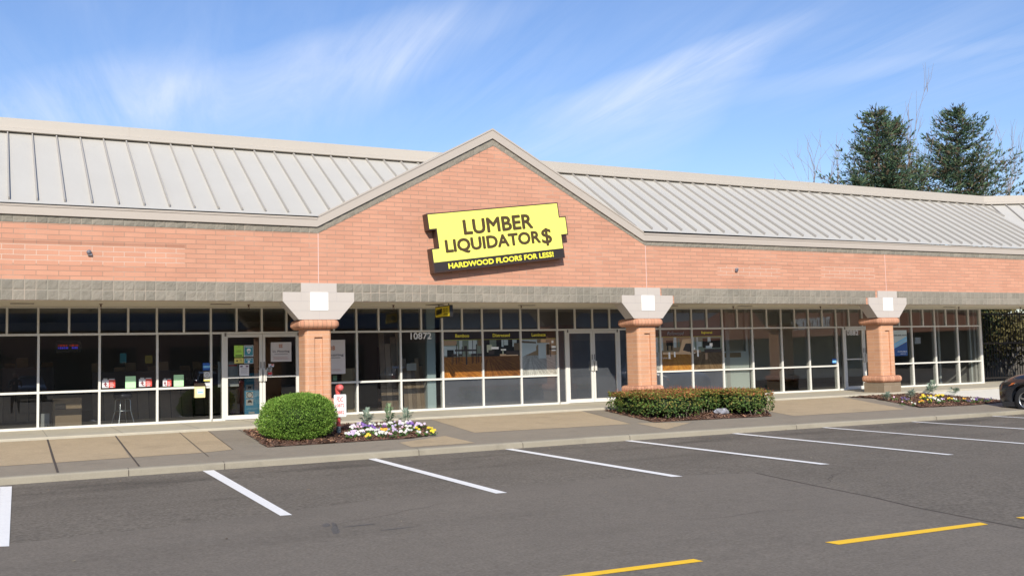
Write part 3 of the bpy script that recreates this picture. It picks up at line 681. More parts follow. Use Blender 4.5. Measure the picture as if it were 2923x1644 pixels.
def pane(nm, x0, x1, z0, z1, frosted=False, par=sf):
    b = MB(); b.face([(x0, D+.012, z0), (x1, D+.012, z0), (x1, D+.012, z1), (x0, D+.012, z1)])
    if frosted: b.face([(x0, D+.022, z0), (x1, D+.022, z0), (x1, D+.022, z1), (x0, D+.022, z1)], 1)
    return b.build(nm, [GLS, FRO], par)
for x0, x1 in zip(tm, tm[1:]): pane('transom_pane', x0+.02, x1-.02, ZR+.02, ZT-.02, x0 > 4.0 and x1 < 13.5)
posters = {(4.065, 5.235), (5.235, 6.395), (6.395, 7.555), (9.895, 11.07), (11.07, 12.23), (12.23, 13.405)}
for g in bays:
    for x0, x1 in zip(g, g[1:]):
        fz = (x0, x1) in posters
        pane('window_pane', x0+.02, x1-.02, ZM+.02, ZR-.02); pane('window_pane', x0+.02, x1-.02, .05, ZM-.02, fz)
for i, (xa, ja, jb, xb) in enumerate(doors):
    pane('side_pane', xa+.02, ja-.03, .05, ZR-.02, i == 1); pane('side_pane', jb+.03, xb-.02, .05, ZR-.02, i == 1)
    mid = (ja+jb)/2
    for s, (a, c) in enumerate(((ja+.037, mid-.004), (mid+.004, jb-.037))):
        b = MB(); y0, y1 = D-.02, D+.03
        b.box(a, a+.065, y0, y1, .012, 2.03); b.box(c-.065, c, y0, y1, .012, 2.03); b.box(a+.065, c-.065, y0, y1, .012, .115); b.box(a+.065, c-.065, y0, y1, 1.955, 2.03)
        if i != 1: b.box(a+.065, c-.065, y0, y1, .985, 1.018)
        dr = b.build('door_leaf', ALU, shop)
        pane('door_glass', a+.06, c-.06, .11, 1.96, i == 1, dr)
        hx = c-.035 if s == 0 else a+.035; b = MB()
        b.box(hx-.05, hx+.05, y0-.045, y0-.002, .90, 1.17); b.tube([(hx, y0-.01, .88), (hx, y0-.06, .90), (hx, y0-.06, 1.15), (hx, y0-.01, 1.17)], .011, 8)
        b.build('door_handle', ALU, dr)
        b = MB(); b.box(hx-.012, hx+.012, y0-.008, y0-.002, 1.21, 1.36); b.build('lock_plate', ALD, dr)
        b = MB(); hx = a+.01 if s == 0 else c-.01; b.box(hx-.02, hx+.02, y0-.02, y0-.004, 1.98, 2.06); b.build('door_pivot', ALD, dr)
# interior shell
CARP = mat('dark_carpet', (.13, .12, .115), .95, var=.2, vscale=2.)
IW = mat('interior_wall_paint', (.42, .40, .36), .9); IC = mat('ceiling_tile', (.14, .14, .13), .9)
b = MB(); b.face([(XL, D+.08, .01), (25.1, D+.08, .01), (25.1, 12, .01), (XL, 12, .01)]); b.build('shop_floor', CARP, shop)
b = MB(); b.box(XL, 25.1, 11.9, 12.1, 0, 3.2); b.box(XL, 25.1, D+.08, 12, 2.72, 2.78)
for X in (XL, 3.72, 13.6): b.box(X, X+.14, D+.09, 12, .01, 2.72)
b.box(25.02, 25.14, D+.14, 12, .01, 2.72)
b.build('interior_wall', IW, shop)
LB = mat('pale_blue_panel', (.42, .50, .50), .6)
b = MB(); b.box(3.70, 3.90, D+.085, D+.095+.1, .02, 2.70); b.box(3.655, 3.70, D+.08, D+.2, .02, 2.70); b.build('partition_end', LB, shop)
SW = mat('slatwall', (.55, .54, .48), .8)
b = MB(); b.box(16.2, 24.0, 6.2, 6.3, .3, 2.70)
for k in range(24): b.box(16.2, 24.0, 6.17, 6.2, .36+k*.1, .36+k*.1+.07)
b.build('slatwall', SW, shop)
CW = mat('white_column_paint', (.55, .56, .52), .7)
for X, Yc in ((15.0, 3.3), (17.35, 2.98), (19.0, 3.0), (22.6, 3.35), (24.3, 3.6), (25.0, 2.80)):
    b = MB(); hw = .05 if X < 24.9 else .06; b.box(X-hw, X+hw, Yc-.05, Yc+.05, .012, 2.7); b.build('interior_column', CW, shop)
# small leftovers on the wall
b = MB(); q = on((2.2295, 0, 300), 566, 935, -.03); b.lathe([(0, -.03), (.045, -.03), (.045, .03)], q, 'Y', 10); b.box(q.x-.02, q.x+.06, -.05, 0, q.z-.07, q.z-.03)
q = on((3.622, 1700, 750), 1460, 70, -.03); b.lathe([(0, -.03), (.04, -.03), (.04, .03)], q, 'Y', 10); b.box(q.x-.05, q.x+.02, -.05, 0, q.z-.06, q.z-.02)
b.build('conduit_stub', mat('grey_conduit', (.16, .15, .17), .5), shop)
# pendants on the soffit
spr = None
for px, py in ((288, 871), (710, 872), (1123, 873), (1488, 874), (2093, 876), (2342, 876), (2737, 879), (2913, 879)):
    q = onY(px, py, 1.3)
    if spr is None:
        sp_ = root('fire_sprinkler', (q.x, 1.3, 2.672), 'small brown fire sprinkler head hanging from the canopy soffit', 'sprinkler', 'sprinkler heads along the soffit')
        b = MB(); b.lathe([(0, 2.672), (.04, 2.671), (.035, 2.66), (.018, 2.655), (.016, 2.61)], (q.x, 1.3, 0), 'Z', 12); b.build('escutcheon', mat('brown_bronze', (.13, .07, .05), .5), sp_)
        b = MB(); b.tube([(q.x-.014, 1.3, 2.612), (q.x-.018, 1.3, 2.58), (q.x, 1.3, 2.56)], .004, 6); b.tube([(q.x+.014, 1.3, 2.612), (q.x+.018, 1.3, 2.58), (q.x, 1.3, 2.56)], .004, 6)
        b.lathe([(0, 2.556), (.028, 2.556), (.028, 2.552), (0, 2.552)], (q.x, 1.3, 0), 'Z', 12); b.build('deflector', MATS['brown_bronze'], sp_); spr = sp_
    else: copy_tree(spr, (q.x, 1.3, 2.672))

# neighbouring wing, turned 27 degrees towards the car park
wing = root('neighbour_wing', (30, -2, 0), 'neighbouring shop wing angled toward the car park beyond the right end of the roof', 'building')
wd = Vector((math.cos(R(-26.6)), math.sin(R(-26.6)), 0)); wn_ = Vector((-wd.y, wd.x, 0))
A = Vector((XR, EY, 4.56)); Bt = Vector((XV, RY, RZ)); ln = 22
b = MB(); b.face([A, A+wd*ln, Bt+wd*ln, Bt]); wroof = b.build('roof', ROOF, wing)
b = MB(); wnr = (wd.cross(Bt-A)).normalized(); wnr = wnr if wnr.z > 0 else -wnr; perp = (Bt-A)-wd*(Bt-A).dot(wd)
for k in range(1, 40):
    s = .55*k; P0 = Bt+wd*(s-.33); P1 = P0-perp
    tv = (P1-A).dot(wd)
    if tv < 0:
        # seam meets the valley
        f = (s-.33)/((s-.33)-tv); P1 = P0-perp*f
    b.prism([P0-wd*.022, P0+wd*.022, P0+wd*.016+wnr*.055, P0-wd*.016+wnr*.055], P1-P0)
b.build('seam_rib', RIB, wroof)
b = MB(); b.prism([Bt-wn_*.05+Vector((0, 0, .085)), Bt-wn_*.05+Vector((0, 0, .30)), Bt+wn_*.22+Vector((0, 0, .32)), Bt+wn_*.22+Vector((0, 0, -.2))], wd*ln)
b.prism([Bt-wn_*.20+Vector((0, 0, -.03)), Bt-wn_*.20+Vector((0, 0, .045)), Bt-wn_*.05+Vector((0, 0, .085)), Bt+Vector((0, 0, -.04))], wd*ln); b.build('ridge_cap', CAPM, wing)
b = MB(); A2 = A+Vector((0, .02, 0)); b.prism([A2+Vector((0, 0, -.2)), A2+Vector((0, 0, 0)), A2+wn_*.3, A2+wn_*.3+Vector((0, 0, -.2))], wd*ln); b.build('fascia', TRIM, wing)
b = MB(); A3 = Vector((XR, 0, 0)); b.face([A3+Z_*2.66, A3+wd*ln+Z_*2.66, A3+wd*ln+Z_*4.4, A3+Z_*4.4]); b.face([A3+wn_*2.6+wd*6, A3+wn_*2.6+wd*ln, A3+wn_*2.6+wd*ln+Z_*2.7, A3+wn_*2.6+wd*6+Z_*2.7]); b.build('brick_wall', BR, wing)

# dark passage at the right end: black picket fence, shrubs behind
fen = root('metal_fence', (28, 3.4, 0), 'tall black picket fence closing the dark passage at the right end of the shops', 'fence')
b = MB(); b.box(25.3, 31, 3.38, 3.42, .10, .16); b.box(25.3, 31, 3.38, 3.42, 1.40, 1.46); b.box(25.3, 31, 3.38, 3.42, 2.5, 2.56); b.build('rail', BLACK, fen)
for k in range(38):
    b = MB(); X = 25.36+k*.145; b.box(X-.011, X+.011, 3.39, 3.41, .03, 2.6); b.build('picket', BLACK, fen)
b = MB(); [b.box(25.6+k*.3, 25.6+k*.3+.285, 11.0, 11.06-.02*(k % 2), -.9, 2.9-.03*(k % 3)) for k in range(140)]; tag(b.build('plank_fence', mat('dark_backdrop_board', (.10, .09, .075), .85, var=.5, vscale=2.), origin=(46, 11, -.9)), 'long dark plank backdrop added far behind the black picket fence', 'fence')  # backdrop added to keep the view through the pickets dark

# ================================================================== SIGNS
# main shop sign
ta = R(7.2); sx = Vector((math.cos(ta), 0, math.sin(ta))); sz = Vector((-math.sin(ta), 0, math.cos(ta))); SO = Vector((2.522, -.25, 4.713))
def SP(s, t, y=0.): p = SO+sx*s+sz*t; p.y += y; return p
sign = root('shop_sign', (4.3, -.12, 3.3), 'big tilted yellow and black box sign mounted on the brick gable', 'sign')
out = [(0, 0), (3.583, 0), (3.583, -.362), (3.767, -.362), (3.767, -.832), (3.583, -.832), (3.583, -1.40), (0, -1.40), (0, -.822), (.187, -.822), (.187, -.392), (0, -.392)]
b = MB(); P = [SP(s, t) for s, t in out]; b.prism([p for p in P], (0, .245, 0)); b.build('cabinet', [DKBR], sign)
g = .028
yl = [(g, -g), (3.583-g, -g), (3.583-g, -.362-g), (3.767-g, -.362-g), (3.767-g, -.832+g), (3.583-g, -.832+g), (3.583-g, -1.155), (g, -1.155), (g, -.822-g), (.187+g, -.822-g), (.187+g, -.392+g), (g, -.392+g)]
b = MB(); b.prism([SP(s, t, -.004) for s, t in yl], (0, .003, 0)); b.build('face_panel', YEL, sign)
b = MB(); b.prism([SP(s, t, -.004) for s, t in ((g, -1.165), (3.583-g, -1.165), (3.583-g, -1.40+g), (g, -1.40+g))], (0, .003, 0)); b.build('strap_panel', mat('sign_black_face', (.03, .022, .02), .45), sign)
b = MB(); text(b, 'LUMBER', SP(1.845, -.405, -.006), 1.87, .335, sx, sz, 0, .026)
text(b, 'LIQUIDATOR', SP(1.66, -.835, -.006), 2.56, .335, sx, sz, 0, .026); text(b, '$', SP(3.135, -.832, -.006), .27, .42, sx, sz, 0, .016)
b.build('lettering', mat('sign_letter_brown', (.075, .045, .012), .45), sign)
b = MB(); text(b, 'HARDWOOD FLOORS FOR LESS!', SP(1.82, -1.275, -.006), 2.87, .118, sx, sz, 0, .03); b.build('tagline', YTX, sign)
# blade sign under the soffit
bl = root('hanging_sign', (3.36, .75, 2.30), 'small yellow and black blade sign hanging under the soffit near the number 10872', 'sign')
b = MB(); b.box(3.32, 3.40, .30, 1.20, 2.33, 2.62); b.build('cabinet', BLACK, bl, bevel=.004)
b = MB(); b.box(3.316, 3.3195, .33, 1.17, 2.355, 2.595); b.box(3.4005, 3.404, .33, 1.17, 2.355, 2.595); b.build('face_panel', mat('blade_yellow', (.75, .58, .03), .5), bl)
b = MB(); nY = Vector((0, -1, 0)); t5 = R(8)
q = [Vector((3.3145, 1.13, 2.40)), Vector((3.3145, .78, 2.43)), Vector((3.3145, .76, 2.56)), Vector((3.3145, 1.11, 2.53))]; b.face(q); 
text(b, 'FLOORS', Vector((3.3145, .56, 2.53)), .28, .045, nY, Z_, 0, .012); text(b, 'FOR LESS', Vector((3.3145, .56, 2.475)), .28, .04, nY, Z_, 0, .012); text(b, 'OPEN', Vector((3.3145, .56, 2.41)), .25, .045, nY, Z_, 0, .012)
b.build('lettering', BLACK, bl)
b = MB(); text(b, 'LUMBER', Vector((3.3135, .94, 2.505)), .26, .035, nY, Z_, 0, .01); text(b, 'LIQUIDATORS', Vector((3.3135, .94, 2.455)), .29, .03, nY, Z_, 0, .01); b.build('logo_text', YTX, bl)
b = MB(); b.tube([(3.36, .45, 2.62), (3.36, .45, 2.672)], .012); b.tube([(3.36, 1.05, 2.62), (3.36, 1.05, 2.672)], .012); b.build('hanger', BLACK, bl)
# street numbers
b = MB(); a0, a1 = on(VC, 1130, 490, 2.49), on(VC, 1372, 410, 2.49); O = (a0+a1)/2; O.y = 2.502; text(b, '10872', O-Vector((0, .0, 0)), abs(a1.x-a0.x), .165, off=.014)
tag(b.build('address_number', WHT, origin=O), 'white street number 10872 on the window glass right of the first brick pillar', 'number')
b = MB(); a0, a1 = on(VF, 590, 495, 2.49), on(VF, 725, 445, 2.49); O = (a0+a1)/2; O.y = 2.502; text(b, '10882', O, abs(a1.x-a0.x), .16, off=.012)
tag(b.build('address_number', WHT, origin=O), 'white street number 10882 on the glass door left of the third brick pillar', 'number')

# ------------------------------------------------------------------ posters
WOODA = woodmat('poster_floor_amber', (.80, .36, .07), (.46, .17, .035)); WOODB = woodmat('poster_floor_dark', (.55, .23, .06), (.26, .10, .035)); WOODC = woodmat('poster_floor_pale', (.85, .80, .74), (.58, .53, .48)); WOODD = woodmat('poster_floor_honey', (.82, .42, .08), (.62, .27, .05)); WOODE = woodmat('poster_floor_brown', (.40, .26, .14), (.24, .14, .07))
PD = mat('print_dark', (.035, .025, .02), .4); PL = mat('print_light', (.90, .90, .86), .4); PM = mat('print_midtone', (.30, .21, .13), .4); PG = mat('print_sage', (.42, .45, .34), .4); PB = mat('print_header', (.045, .03, .03), .35); PYL = mat('print_yellow', (.85, .74, .06), .4); PT = mat('print_tan', (.58, .40, .24), .4)
def poster(x0, x1, title, label, wood, scene, vp, shear=0., tcol=1):
    z0, z1 = ZM+.024, ZR-.024; x0 += .024; x1 -= .024; w_ = x1-x0; h_ = z1-z0; y = D+.018
    hz_ = z1-.22
    b = MB(); lay = [0]
    def Q(pts, mi, k=1):
        lay[0] += .0006; b.face([(x0+u*w_, y-lay[0], z0+v*(hz_-z0)) for u, v in pts], mi)
    b.box(x0, x1, y, y+.003, z0, z1, 0)
    b.face([(x0, y-.002, hz_+.012), (x1, y-.002, hz_+.012), (x1, y-.002, z1), (x0, y-.002, z1)], 4)
    b.face([(x0, y-.0023, hz_), (x1, y-.0023, hz_), (x1, y-.0023, hz_+.012), (x0, y-.0023, hz_+.012)], 5)
    # floor boards receding to a vanishing point: trapezia with perspective uv
    n = 16; hor = .55
    for i in range(n):
        a, c = i/n, (i+1)/n
        for j in range(6):
            v0, v1 = hor*(j/6)**1.0, hor*((j+1)/6)
            def uvp(u, v): dd = 1/(1.02-v/hor*.80); return ((dd)*1.1, (u-vp[0])*dd*1.6+vp[1]*dd)
            lay_ = y-.0016
            b.face([(x0+u*w_, lay_, z0+v*(hz_-z0)) for u, v in ((a, v0), (c, v0), (c, v1), (a, v1))], 3, [uvp(a, v0), uvp(c, v0), uvp(c, v1), uvp(a, v1)])
    lay[0] = .0018
    for pts, mi in scene:
        if len(pts) == 4 and not isinstance(pts[0], tuple): u0, v0, u1, v1 = pts; pts = [(u0, v0), (u1, v0), (u1, v1), (u0, v1)]
        Q(pts, mi)
    mats = [PM, PD, PL, wood, PB, PYL, PG, PT]
    p = b.build('window_poster', mats, origin=((x0+x1)/2, y, z0)); tag(p, label, 'poster', 'flooring posters in the shop windows')
    if title:
        t = MB(); text(t, title, Vector(((x0+x1)/2, y-.006, z1-.105)), None, .085 if not shear else .10, off=.012 if not shear else .0, shear=shear); tp = t.build('poster_title', WHT if tcol == 2 else PYL); tp.parent = p; tp.matrix_parent_inverse = Matrix.Translation(-p.location)
    return p
def chair(u, v, s=1., mi=1):
    return [((u-.06*s, v, u-.045*s, v+.26*s), mi), ((u+.045*s, v, u+.06*s, v+.26*s), mi), ((u-.07*s, v+.2*s, u+.07*s, v+.26*s), mi), ((u+.05*s, v+.2*s, u+.07*s, v+.5*s), mi), ((u-.03*s, v+.02*s, u-.02*s, v+.22*s), mi)]
room = lambda base: [((0, .55, 1, 1), base)]
sc1 = room(6)+[((.42, .62, .50, .99), 2), ((.66, .62, .88, .99), 2), ((.76, .62, .775, .99), 1), ((.02, .58, .38, .84), 2), ((.10, .55, .27, .74), 1), ((.90, .84, 1, 1), 7), ((0, .86, .35, .99), 0), ((.30, .70, .86, .745), 1), ((.58, .34, .62, .72), 1), ((.54, .74, .62, .84), 1)]+chair(.28, .36, 1.05)+chair(.44, .42, .8)+chair(.80, .36, 1.05)+chair(.95, .38, .95)
sc2 = room(1)+[((.18, .78, .36, .99), 6), ((.50, .80, .56, .99), 2), ((.57, .84, .68, .99), 2), ((.78, .80, .92, .99), 2), ((.70, .55, .80, .99), 1), ((.84, .7, 1, .9), 0), ((.10, .66, .24, .86), 6), ((.22, .74, .42, .80), 2), ((.14, .60, .30, .72), 1), ((.48, .70, .62, .74), 2), ((.52, .60, .55, .72), 6), ((.45, .55, .95, .60), 7), ((.62, .58, .98, .68), 1)]
sc3 = room(7)+[((0, .80, .45, .99), 2), (((0, .50), (.42, .68), (.42, .88), (0, .90)), 2), (((0, .90), (.42, .88), (.42, .92), (0, .96)), 0), ((.48, .46, .70, .84), 2), ((.42, .84, .80, .89), 2), ((.72, .55, .80, .86), 0), ((.82, .50, .84, .86), 1), ((.86, .66, .98, .80), 2), ((.86, .88, .92, .95), 2), ((.55, .90, .70, .99), 7), ((.80, .7, 1, .74), 1)]
sc4 = room(7)+[((.0, .6, .08, .99), 2), ((.42, .68, .52, .99), 2), ((.56, .7, .62, .95), 6), ((.18, .74, .40, .90), 1), ((.20, .60, .25, .78), 1), ((.34, .60, .38, .78), 1), (((.60, .55), (.72, .93), (1, .95), (1, .45)), 7), (((.72, .60), (.82, .80), (1, .80), (1, .52)), 1), ((.05, .48, .95, .55), 7), ((.24, .35, .30, .55), 2), ((.42, .40, .47, .56), 2)]
sc5 = room(6)+[((.0, .6, .07, .99), 2), ((.14, .6, .20, .99), 2), ((.20, .70, .32, .85), 2), ((.35, .66, .95, .95), 1), ((.52, .84, .62, .99), 2), ((.45, .64, .66, .72), 2), ((.58, .70, .68, .80), 2), ((.05, .5, .09, .68), 2), ((.0, .52, .28, .60), 0), ((.15, .40, .20, .60), 2), ((.42, .3, .50, .50), 0), ((.40, .52, .98, .62), 1)]
sc6 = room(6)+[((.60, .55, .95, .99), 2), ((.1, .6, .5, .9), 0), ((.72, .70, .88, .80), 1), ((.7, .5, .74, .6), 1)]
poster(4.065, 5.235, 'Bamboo', 'bamboo flooring poster of a dining table and chairs on amber boards', WOODA, sc1, (.62, 1.1))
poster(5.235, 6.395, 'Distressed', 'distressed flooring poster of a dim living room with dark brown boards', WOODB, sc2, (.5, .6))
poster(6.395, 7.555, 'Laminate', 'laminate flooring poster of a pale kitchen with bleached boards', WOODC, sc3, (.8, .9))
poster(9.895, 11.07, None, 'pale flooring poster mostly hidden behind the second brick pillar', WOODC, sc6, (.4, .3))
poster(11.07, 12.23, 'Bellawood', 'poster with script title showing a dining room with glossy honey floor', WOODD, sc4, (.5, .1), .35, 2)
poster(12.23, 13.405, 'Engineered', 'engineered flooring poster of a dark furnished room beside the white foam boards', WOODE, sc5, (.5, .1))
# ------------------------------------------------------------------ notices on the glass
def card(V, x0, y0, x1, y1, d=D+.004, mats=None, name='notice', label='', cat='notice', group=None, deco=None, th=.003):
    p, q = on(V, x0, y1, d), on(V, x1, y0, d); b = MB(); b.box(p.x, q.x, d-th, d, p.z, q.z)
    w_, h_ = q.x-p.x, q.z-p.z; mats = list(mats); k = [0]
    def Q(u0, v0, u1, v1, mi): k[0] += .0004; b.face([(p.x+u0*w_, d-th-.0006-k[0], p.z+v0*h_), (p.x+u1*w_, d-th-.0006-k[0], p.z+v0*h_), (p.x+u1*w_, d-th-.0006-k[0], p.z+v1*h_), (p.x+u0*w_, d-th-.0006-k[0], p.z+v1*h_)], mi)
    def T(s, u, v, wf, hf, mi, off=.0): k[0] += .0004; text(b, s, Vector((p.x+u*w_, d-th-.001-k[0], p.z+v*h_)), wf*w_ if wf else None, hf*h_ if hf else None, mi=mi, off=off)
    def O(u, v, r, mi, seg=16, inner=0):
        k[0] += .0004; c = Vector((p.x+u*w_, d-th-.0006-k[0], p.z+v*h_)); rr_ = r*w_
        ring = [c+Vector((math.cos(t/seg*2*math.pi)*rr_, 0, math.sin(t/seg*2*math.pi)*rr_)) for t in range(seg)]
        if inner:
            r2 = [c+(v_-c)*inner for v_ in ring]
            for t in range(seg): b.face([ring[t], ring[(t+1) % seg], r2[(t+1) % seg], r2[t]], mi)
        else: b.face(ring, mi)
    if deco: deco(Q, T, O)
    o = b.build(name, mats, origin=((p.x+q.x)/2, d, p.z)); return tag(o, label, cat, group)
GR = mat('print_lime', (.42, .72, .10), .5); TL = mat('print_teal', (.05, .26, .34), .5); YN = mat('print_pale_yellow', (.70, .62, .16), .5); WP = mat('paper_white', (.66, .65, .66), .6); GP = mat('paper_grey', (.40, .40, .38), .6); MG = mat('paper_mint', (.48, .80, .45), .6); OR = mat('print_copper', (.45, .20, .12), .5); NAVY = mat('print_navy', (.02, .10, .38), .5); SKYB = mat('print_sky', (.20, .50, .75), .5); CRM = mat('print_cream', (.85, .72, .36), .6)
def lines(Q, u0, u1, v0, v1, n, mi, h=.4):
    for i in range(n):
        v = v0+(v1-v0)*(i+.5)/n; Q(u0+.04*(i % 2), v-h*(v1-v0)/n/2, u1-.05*((i*7) % 3), v+h*(v1-v0)/n/2, mi)
card(V7, 147, 340, 283, 512, mats=[GR, PD], label='lime green notice taped high on the left door leaf', deco=lambda Q, T, O: (Q(.12, .07, .88, .17, 1), lines(Q, .2, .8, .4, .6, 2, 1, .25), Q(.46, .88, .54, .93, 1)))
card(V7, 293, 337, 430, 508, mats=[WP, TL, WHT], label='teal face mask notice beside the lime green one on the door', deco=lambda Q, T, O: (Q(.05, .12, .95, .95, 1), lines(Q, .15, .85, .80, .92, 1, 2, .4), O(.5, .56, .22, 2), O(.5, .38, .13, 2), Q(.40, .40, .60, .50, 1), lines(Q, .1, .9, .02, .10, 1, 1, .5)))
card(V7, 150, 525, 285, 610, mats=[YN, PD], label='pale yellow notice directly under the lime green one', deco=lambda Q, T, O: (Q(.2, .4, .4, .62, 1), lines(Q, .55, .9, .35, .8, 3, 1, .3), Q(.1, .02, .9, .08, 1)))
card(V7, 295, 525, 430, 610, mats=[WP, TL, WHT], label='small teal notice under the face mask notice', deco=lambda Q, T, O: (Q(.05, .08, .95, .92, 1), lines(Q, .2, .8, .6, .85, 2, 2, .4), O(.5, .35, .13, 2)))
card(V7, 224, 622, 365, 792, mats=[WP, GRP, mat('print_plum', (.15, .08, .14), .5)], label='white printed sheet with a plum header above the left door bar', deco=lambda Q, T, O: (Q(.08, .78, .34, .92, 2), Q(.66, .78, .92, .92, 2), lines(Q, .15, .85, .64, .70, 1, 2, .5), lines(Q, .12, .88, .2, .6, 7, 1, .25)))
card(V7, 55, 575, 212, 948, D+.20, mats=[GP, GRP, RED], label='tall grey opening notice standing inside behind the left door leaf', deco=lambda Q, T, O: (lines(Q, .05, .85, .80, .88, 1, 2, .6), Q(.42, .6, .58, .68, 1), lines(Q, .2, .95, .5, .56, 2, 1, .3), lines(Q, .1, .9, .28, .34, 2, 1, .3), O(.5, .18, .06, 1)), th=.01)
# blue floor standing banner
def ban(Q, T, O):
    T('HELP US', .45, .93, .7, .05, 1, .01); T('FOR YOUR SAFETY', .5, .87, .85, .03, 1, .01); lines(Q, .1, .9, .80, .85, 2, 1, .35)
    for i, v in enumerate((.60, .43, .26)):
        Q(.08, v, .48, v+.14, 2); lines(Q, .54, .95, v+.02, v+.13, 4, 1, .3)
        if i == 0: O(.24, v+.06, .04, 3); O(.33, v+.06, .04, 3); Q(.20, v+.06, .28, v+.10, 3); Q(.29, v+.06, .37, v+.10, 3)
        elif i == 1: O(.28, v+.07, .17, 3, 20, .78)
        else: O(.28, v+.075, .12, 3); Q(.2, v+.03, .36, v+.06, 2)
    lines(Q, .1, .9, .16, .20, 2, 1, .35); Q(.22, .07, .55, .11, 2)
card(V7, 300, 745, 560, 1392, D+.45, mats=[mat('banner_teal', (.03, .20, .32), .5), mat('banner_pale', (.25, .48, .58), .5), GP, PD], name='floor_banner', cat='banner', label='tall teal safety banner standing inside behind the left door leaf', deco=ban, th=.01)
def llf(Q, T, O):
    for a, c in ((-.045, .03), (.045, .03), (-.045, -.03), (.045, -.03)):
        O(.48+a, .80+c*1.6, .045, 1, 8, .3); O(.48+a*1.5, .80+c*2.3, .02, 1, 6)
    T('LL Flooring', .5, .52, .80, .12, 2, .012); lines(Q, .18, .82, .37, .41, 1, 2, .5); lines(Q, .1, .9, .10, .27, 3, 1, .22)
card(V7, 688, 290, 990, 582, mats=[mat('poster_offwhite', (.60, .56, .55), .6), OR, mat('print_charcoal', (.12, .11, .12), .5)], label='square off-white flooring shop notice on the right door leaf', deco=llf)
card(V7, 652, 612, 735, 658, mats=[WP, RED, NAVY], name='sticker', cat='sticker', label='white card payment sticker by the right door handle', deco=lambda Q, T, O: (Q(.5, .55, .9, .9, 1), Q(.3, .1, .6, .4, 2)))
card(V7, 625, 665, 706, 725, mats=[GP, PD], name='sticker', cat='sticker', label='grey sticker between the card sticker and the red tick sticker', deco=lambda Q, T, O: (Q(.25, .6, .75, .85, 1), Q(.2, .1, .6, .3, 1)))
card(V7, 640, 728, 708, 782, mats=[WP, RED], name='sticker', cat='sticker', label='red tick sticker just above the right door bar', deco=lambda Q, T, O: (Q(.05, .15, .95, .9, 1),))
# tall flooring poster right of pillar one
pa_, pb_ = on(VC, 60, 905, D), on(VC, 352, 495, D)
def llf2(Q, T, O):
    for a, c in ((-.055, .03), (.055, .03), (-.055, -.03), (.055, -.03)):
        O(.52+a, .76+c*.9, .05, 1, 8, .3); O(.52+a*1.5, .76+c*1.3, .022, 1, 6)
    T('LL Flooring', .5, .55, .86, .085, 2, .012); lines(Q, .3, .82, .46, .49, 1, 2, .5); lines(Q, .2, .85, .08, .15, 2, 1, .22)
card(VC, 30, 495, 352, 905, mats=[MATS['poster_offwhite'], OR, MATS['print_charcoal']], label='tall off-white flooring notice half hidden behind the first brick pillar', deco=llf2)
card(VC, 205, 915, 256, 980, D+.3, mats=[MG], label='mint green sheet under the tall off-white notice', name='paper_sheet', cat='paper')
# cards standing on the window bar (left bay)
def tool(Q, T, O): Q(0, 0, .5, .82, 1); Q(.5, 0, 1, .82, 2); Q(.1, .82, .4, 1, 3); Q(.52, .82, .95, .95, 3); lines(Q, .56, .92, .2, .6, 3, 1, .3); Q(.6, .03, .85, .12, 1); Q(.12, .35, .38, .45, 4); Q(.2, .15, .3, .6, 4); Q(.3, .1, .42, .2, 4)
RB = mat('print_scarlet', (.66, .07, .05), .5); DR = mat('print_maroon', (.2, .04, .05), .5)
for (x0, y0, x1, y1, lb) in ((148, 550, 410, 745, 'red and white tool card leftmost on the window bar'), (882, 532, 1138, 720, 'red and white tool card between the two mint green sheets'), (1355, 550, 1525, 712, 'narrow red and white tool card left of the right mint sheet')):
    card(V8, x0, y0, x1, y1, D+.010, mats=[PD, WP, RB, GP, DR], name='tool_card', cat='card', label=lb, deco=tool)
card(V8, 610, 508, 818, 752, D+.010, mats=[MG], name='paper_sheet', cat='paper', label='mint green sheet standing between two red tool cards')
card(V8, 1573, 480, 1770, 717, D+.010, mats=[MG], name='paper_sheet', cat='paper', label='mint green sheet at the right, beside the narrow tool card')
card(V8, 505, 55, 632, 250, D+.5, mats=[mat('print_deep_teal', (.03, .20, .24), .6), GP], label='deep teal hanging card inside the window above the mint sheet', deco=lambda Q, T, O: Q(.3, .02, .95, .08, 1))
card(V8, 1003, 98, 1150, 258, D+.5, mats=[mat('print_mustard', (.32, .24, .03), .6), PD], label='mustard hanging card inside the window right of the teal one', deco=lambda Q, T, O: lines(Q, .15, .85, .3, .7, 3, 1, .2))
card(V8, 2150, 248, 2298, 392, mats=[NAVY, SKYB, WHT], name='sticker', cat='sticker', label='navy and sky blue security sticker at the edge of the last pane before the door', deco=lambda Q, T, O: Q(.08, .32, .95, .62, 1))
card(V8, 2168, 418, 2298, 548, mats=[GP, WHT, GRP], name='sticker', cat='sticker', label='no smoking sticker under the navy sticker', deco=lambda Q, T, O: (O(.5, .5, .42, 1, 20, .8), Q(.2, .46, .8, .54, 1)))
card(V8, 2168, 552, 2298, 610, mats=[YN, WHT], name='sticker', cat='sticker', label='pale yellow sticker under the no smoking sticker', deco=lambda Q, T, O: Q(.05, .5, .95, .9, 1))
card(V8, 2190, 635, 2298, 698, mats=[WHT, GP], name='sticker', cat='sticker', label='white sticker lowest on the pane before the door', deco=lambda Q, T, O: Q(.05, .6, .95, .95, 1))
card((6.962, 270, 1000), 2452, 222, 2530, 728, D+.2, mats=[GP, GRP], name='notice', label='narrow grey strip notice inside the side pane left of the door', deco=lambda Q, T, O: (O(.6, .6, .3, 1, 10, .6), O(.6, .3, .3, 1, 10, .6)))
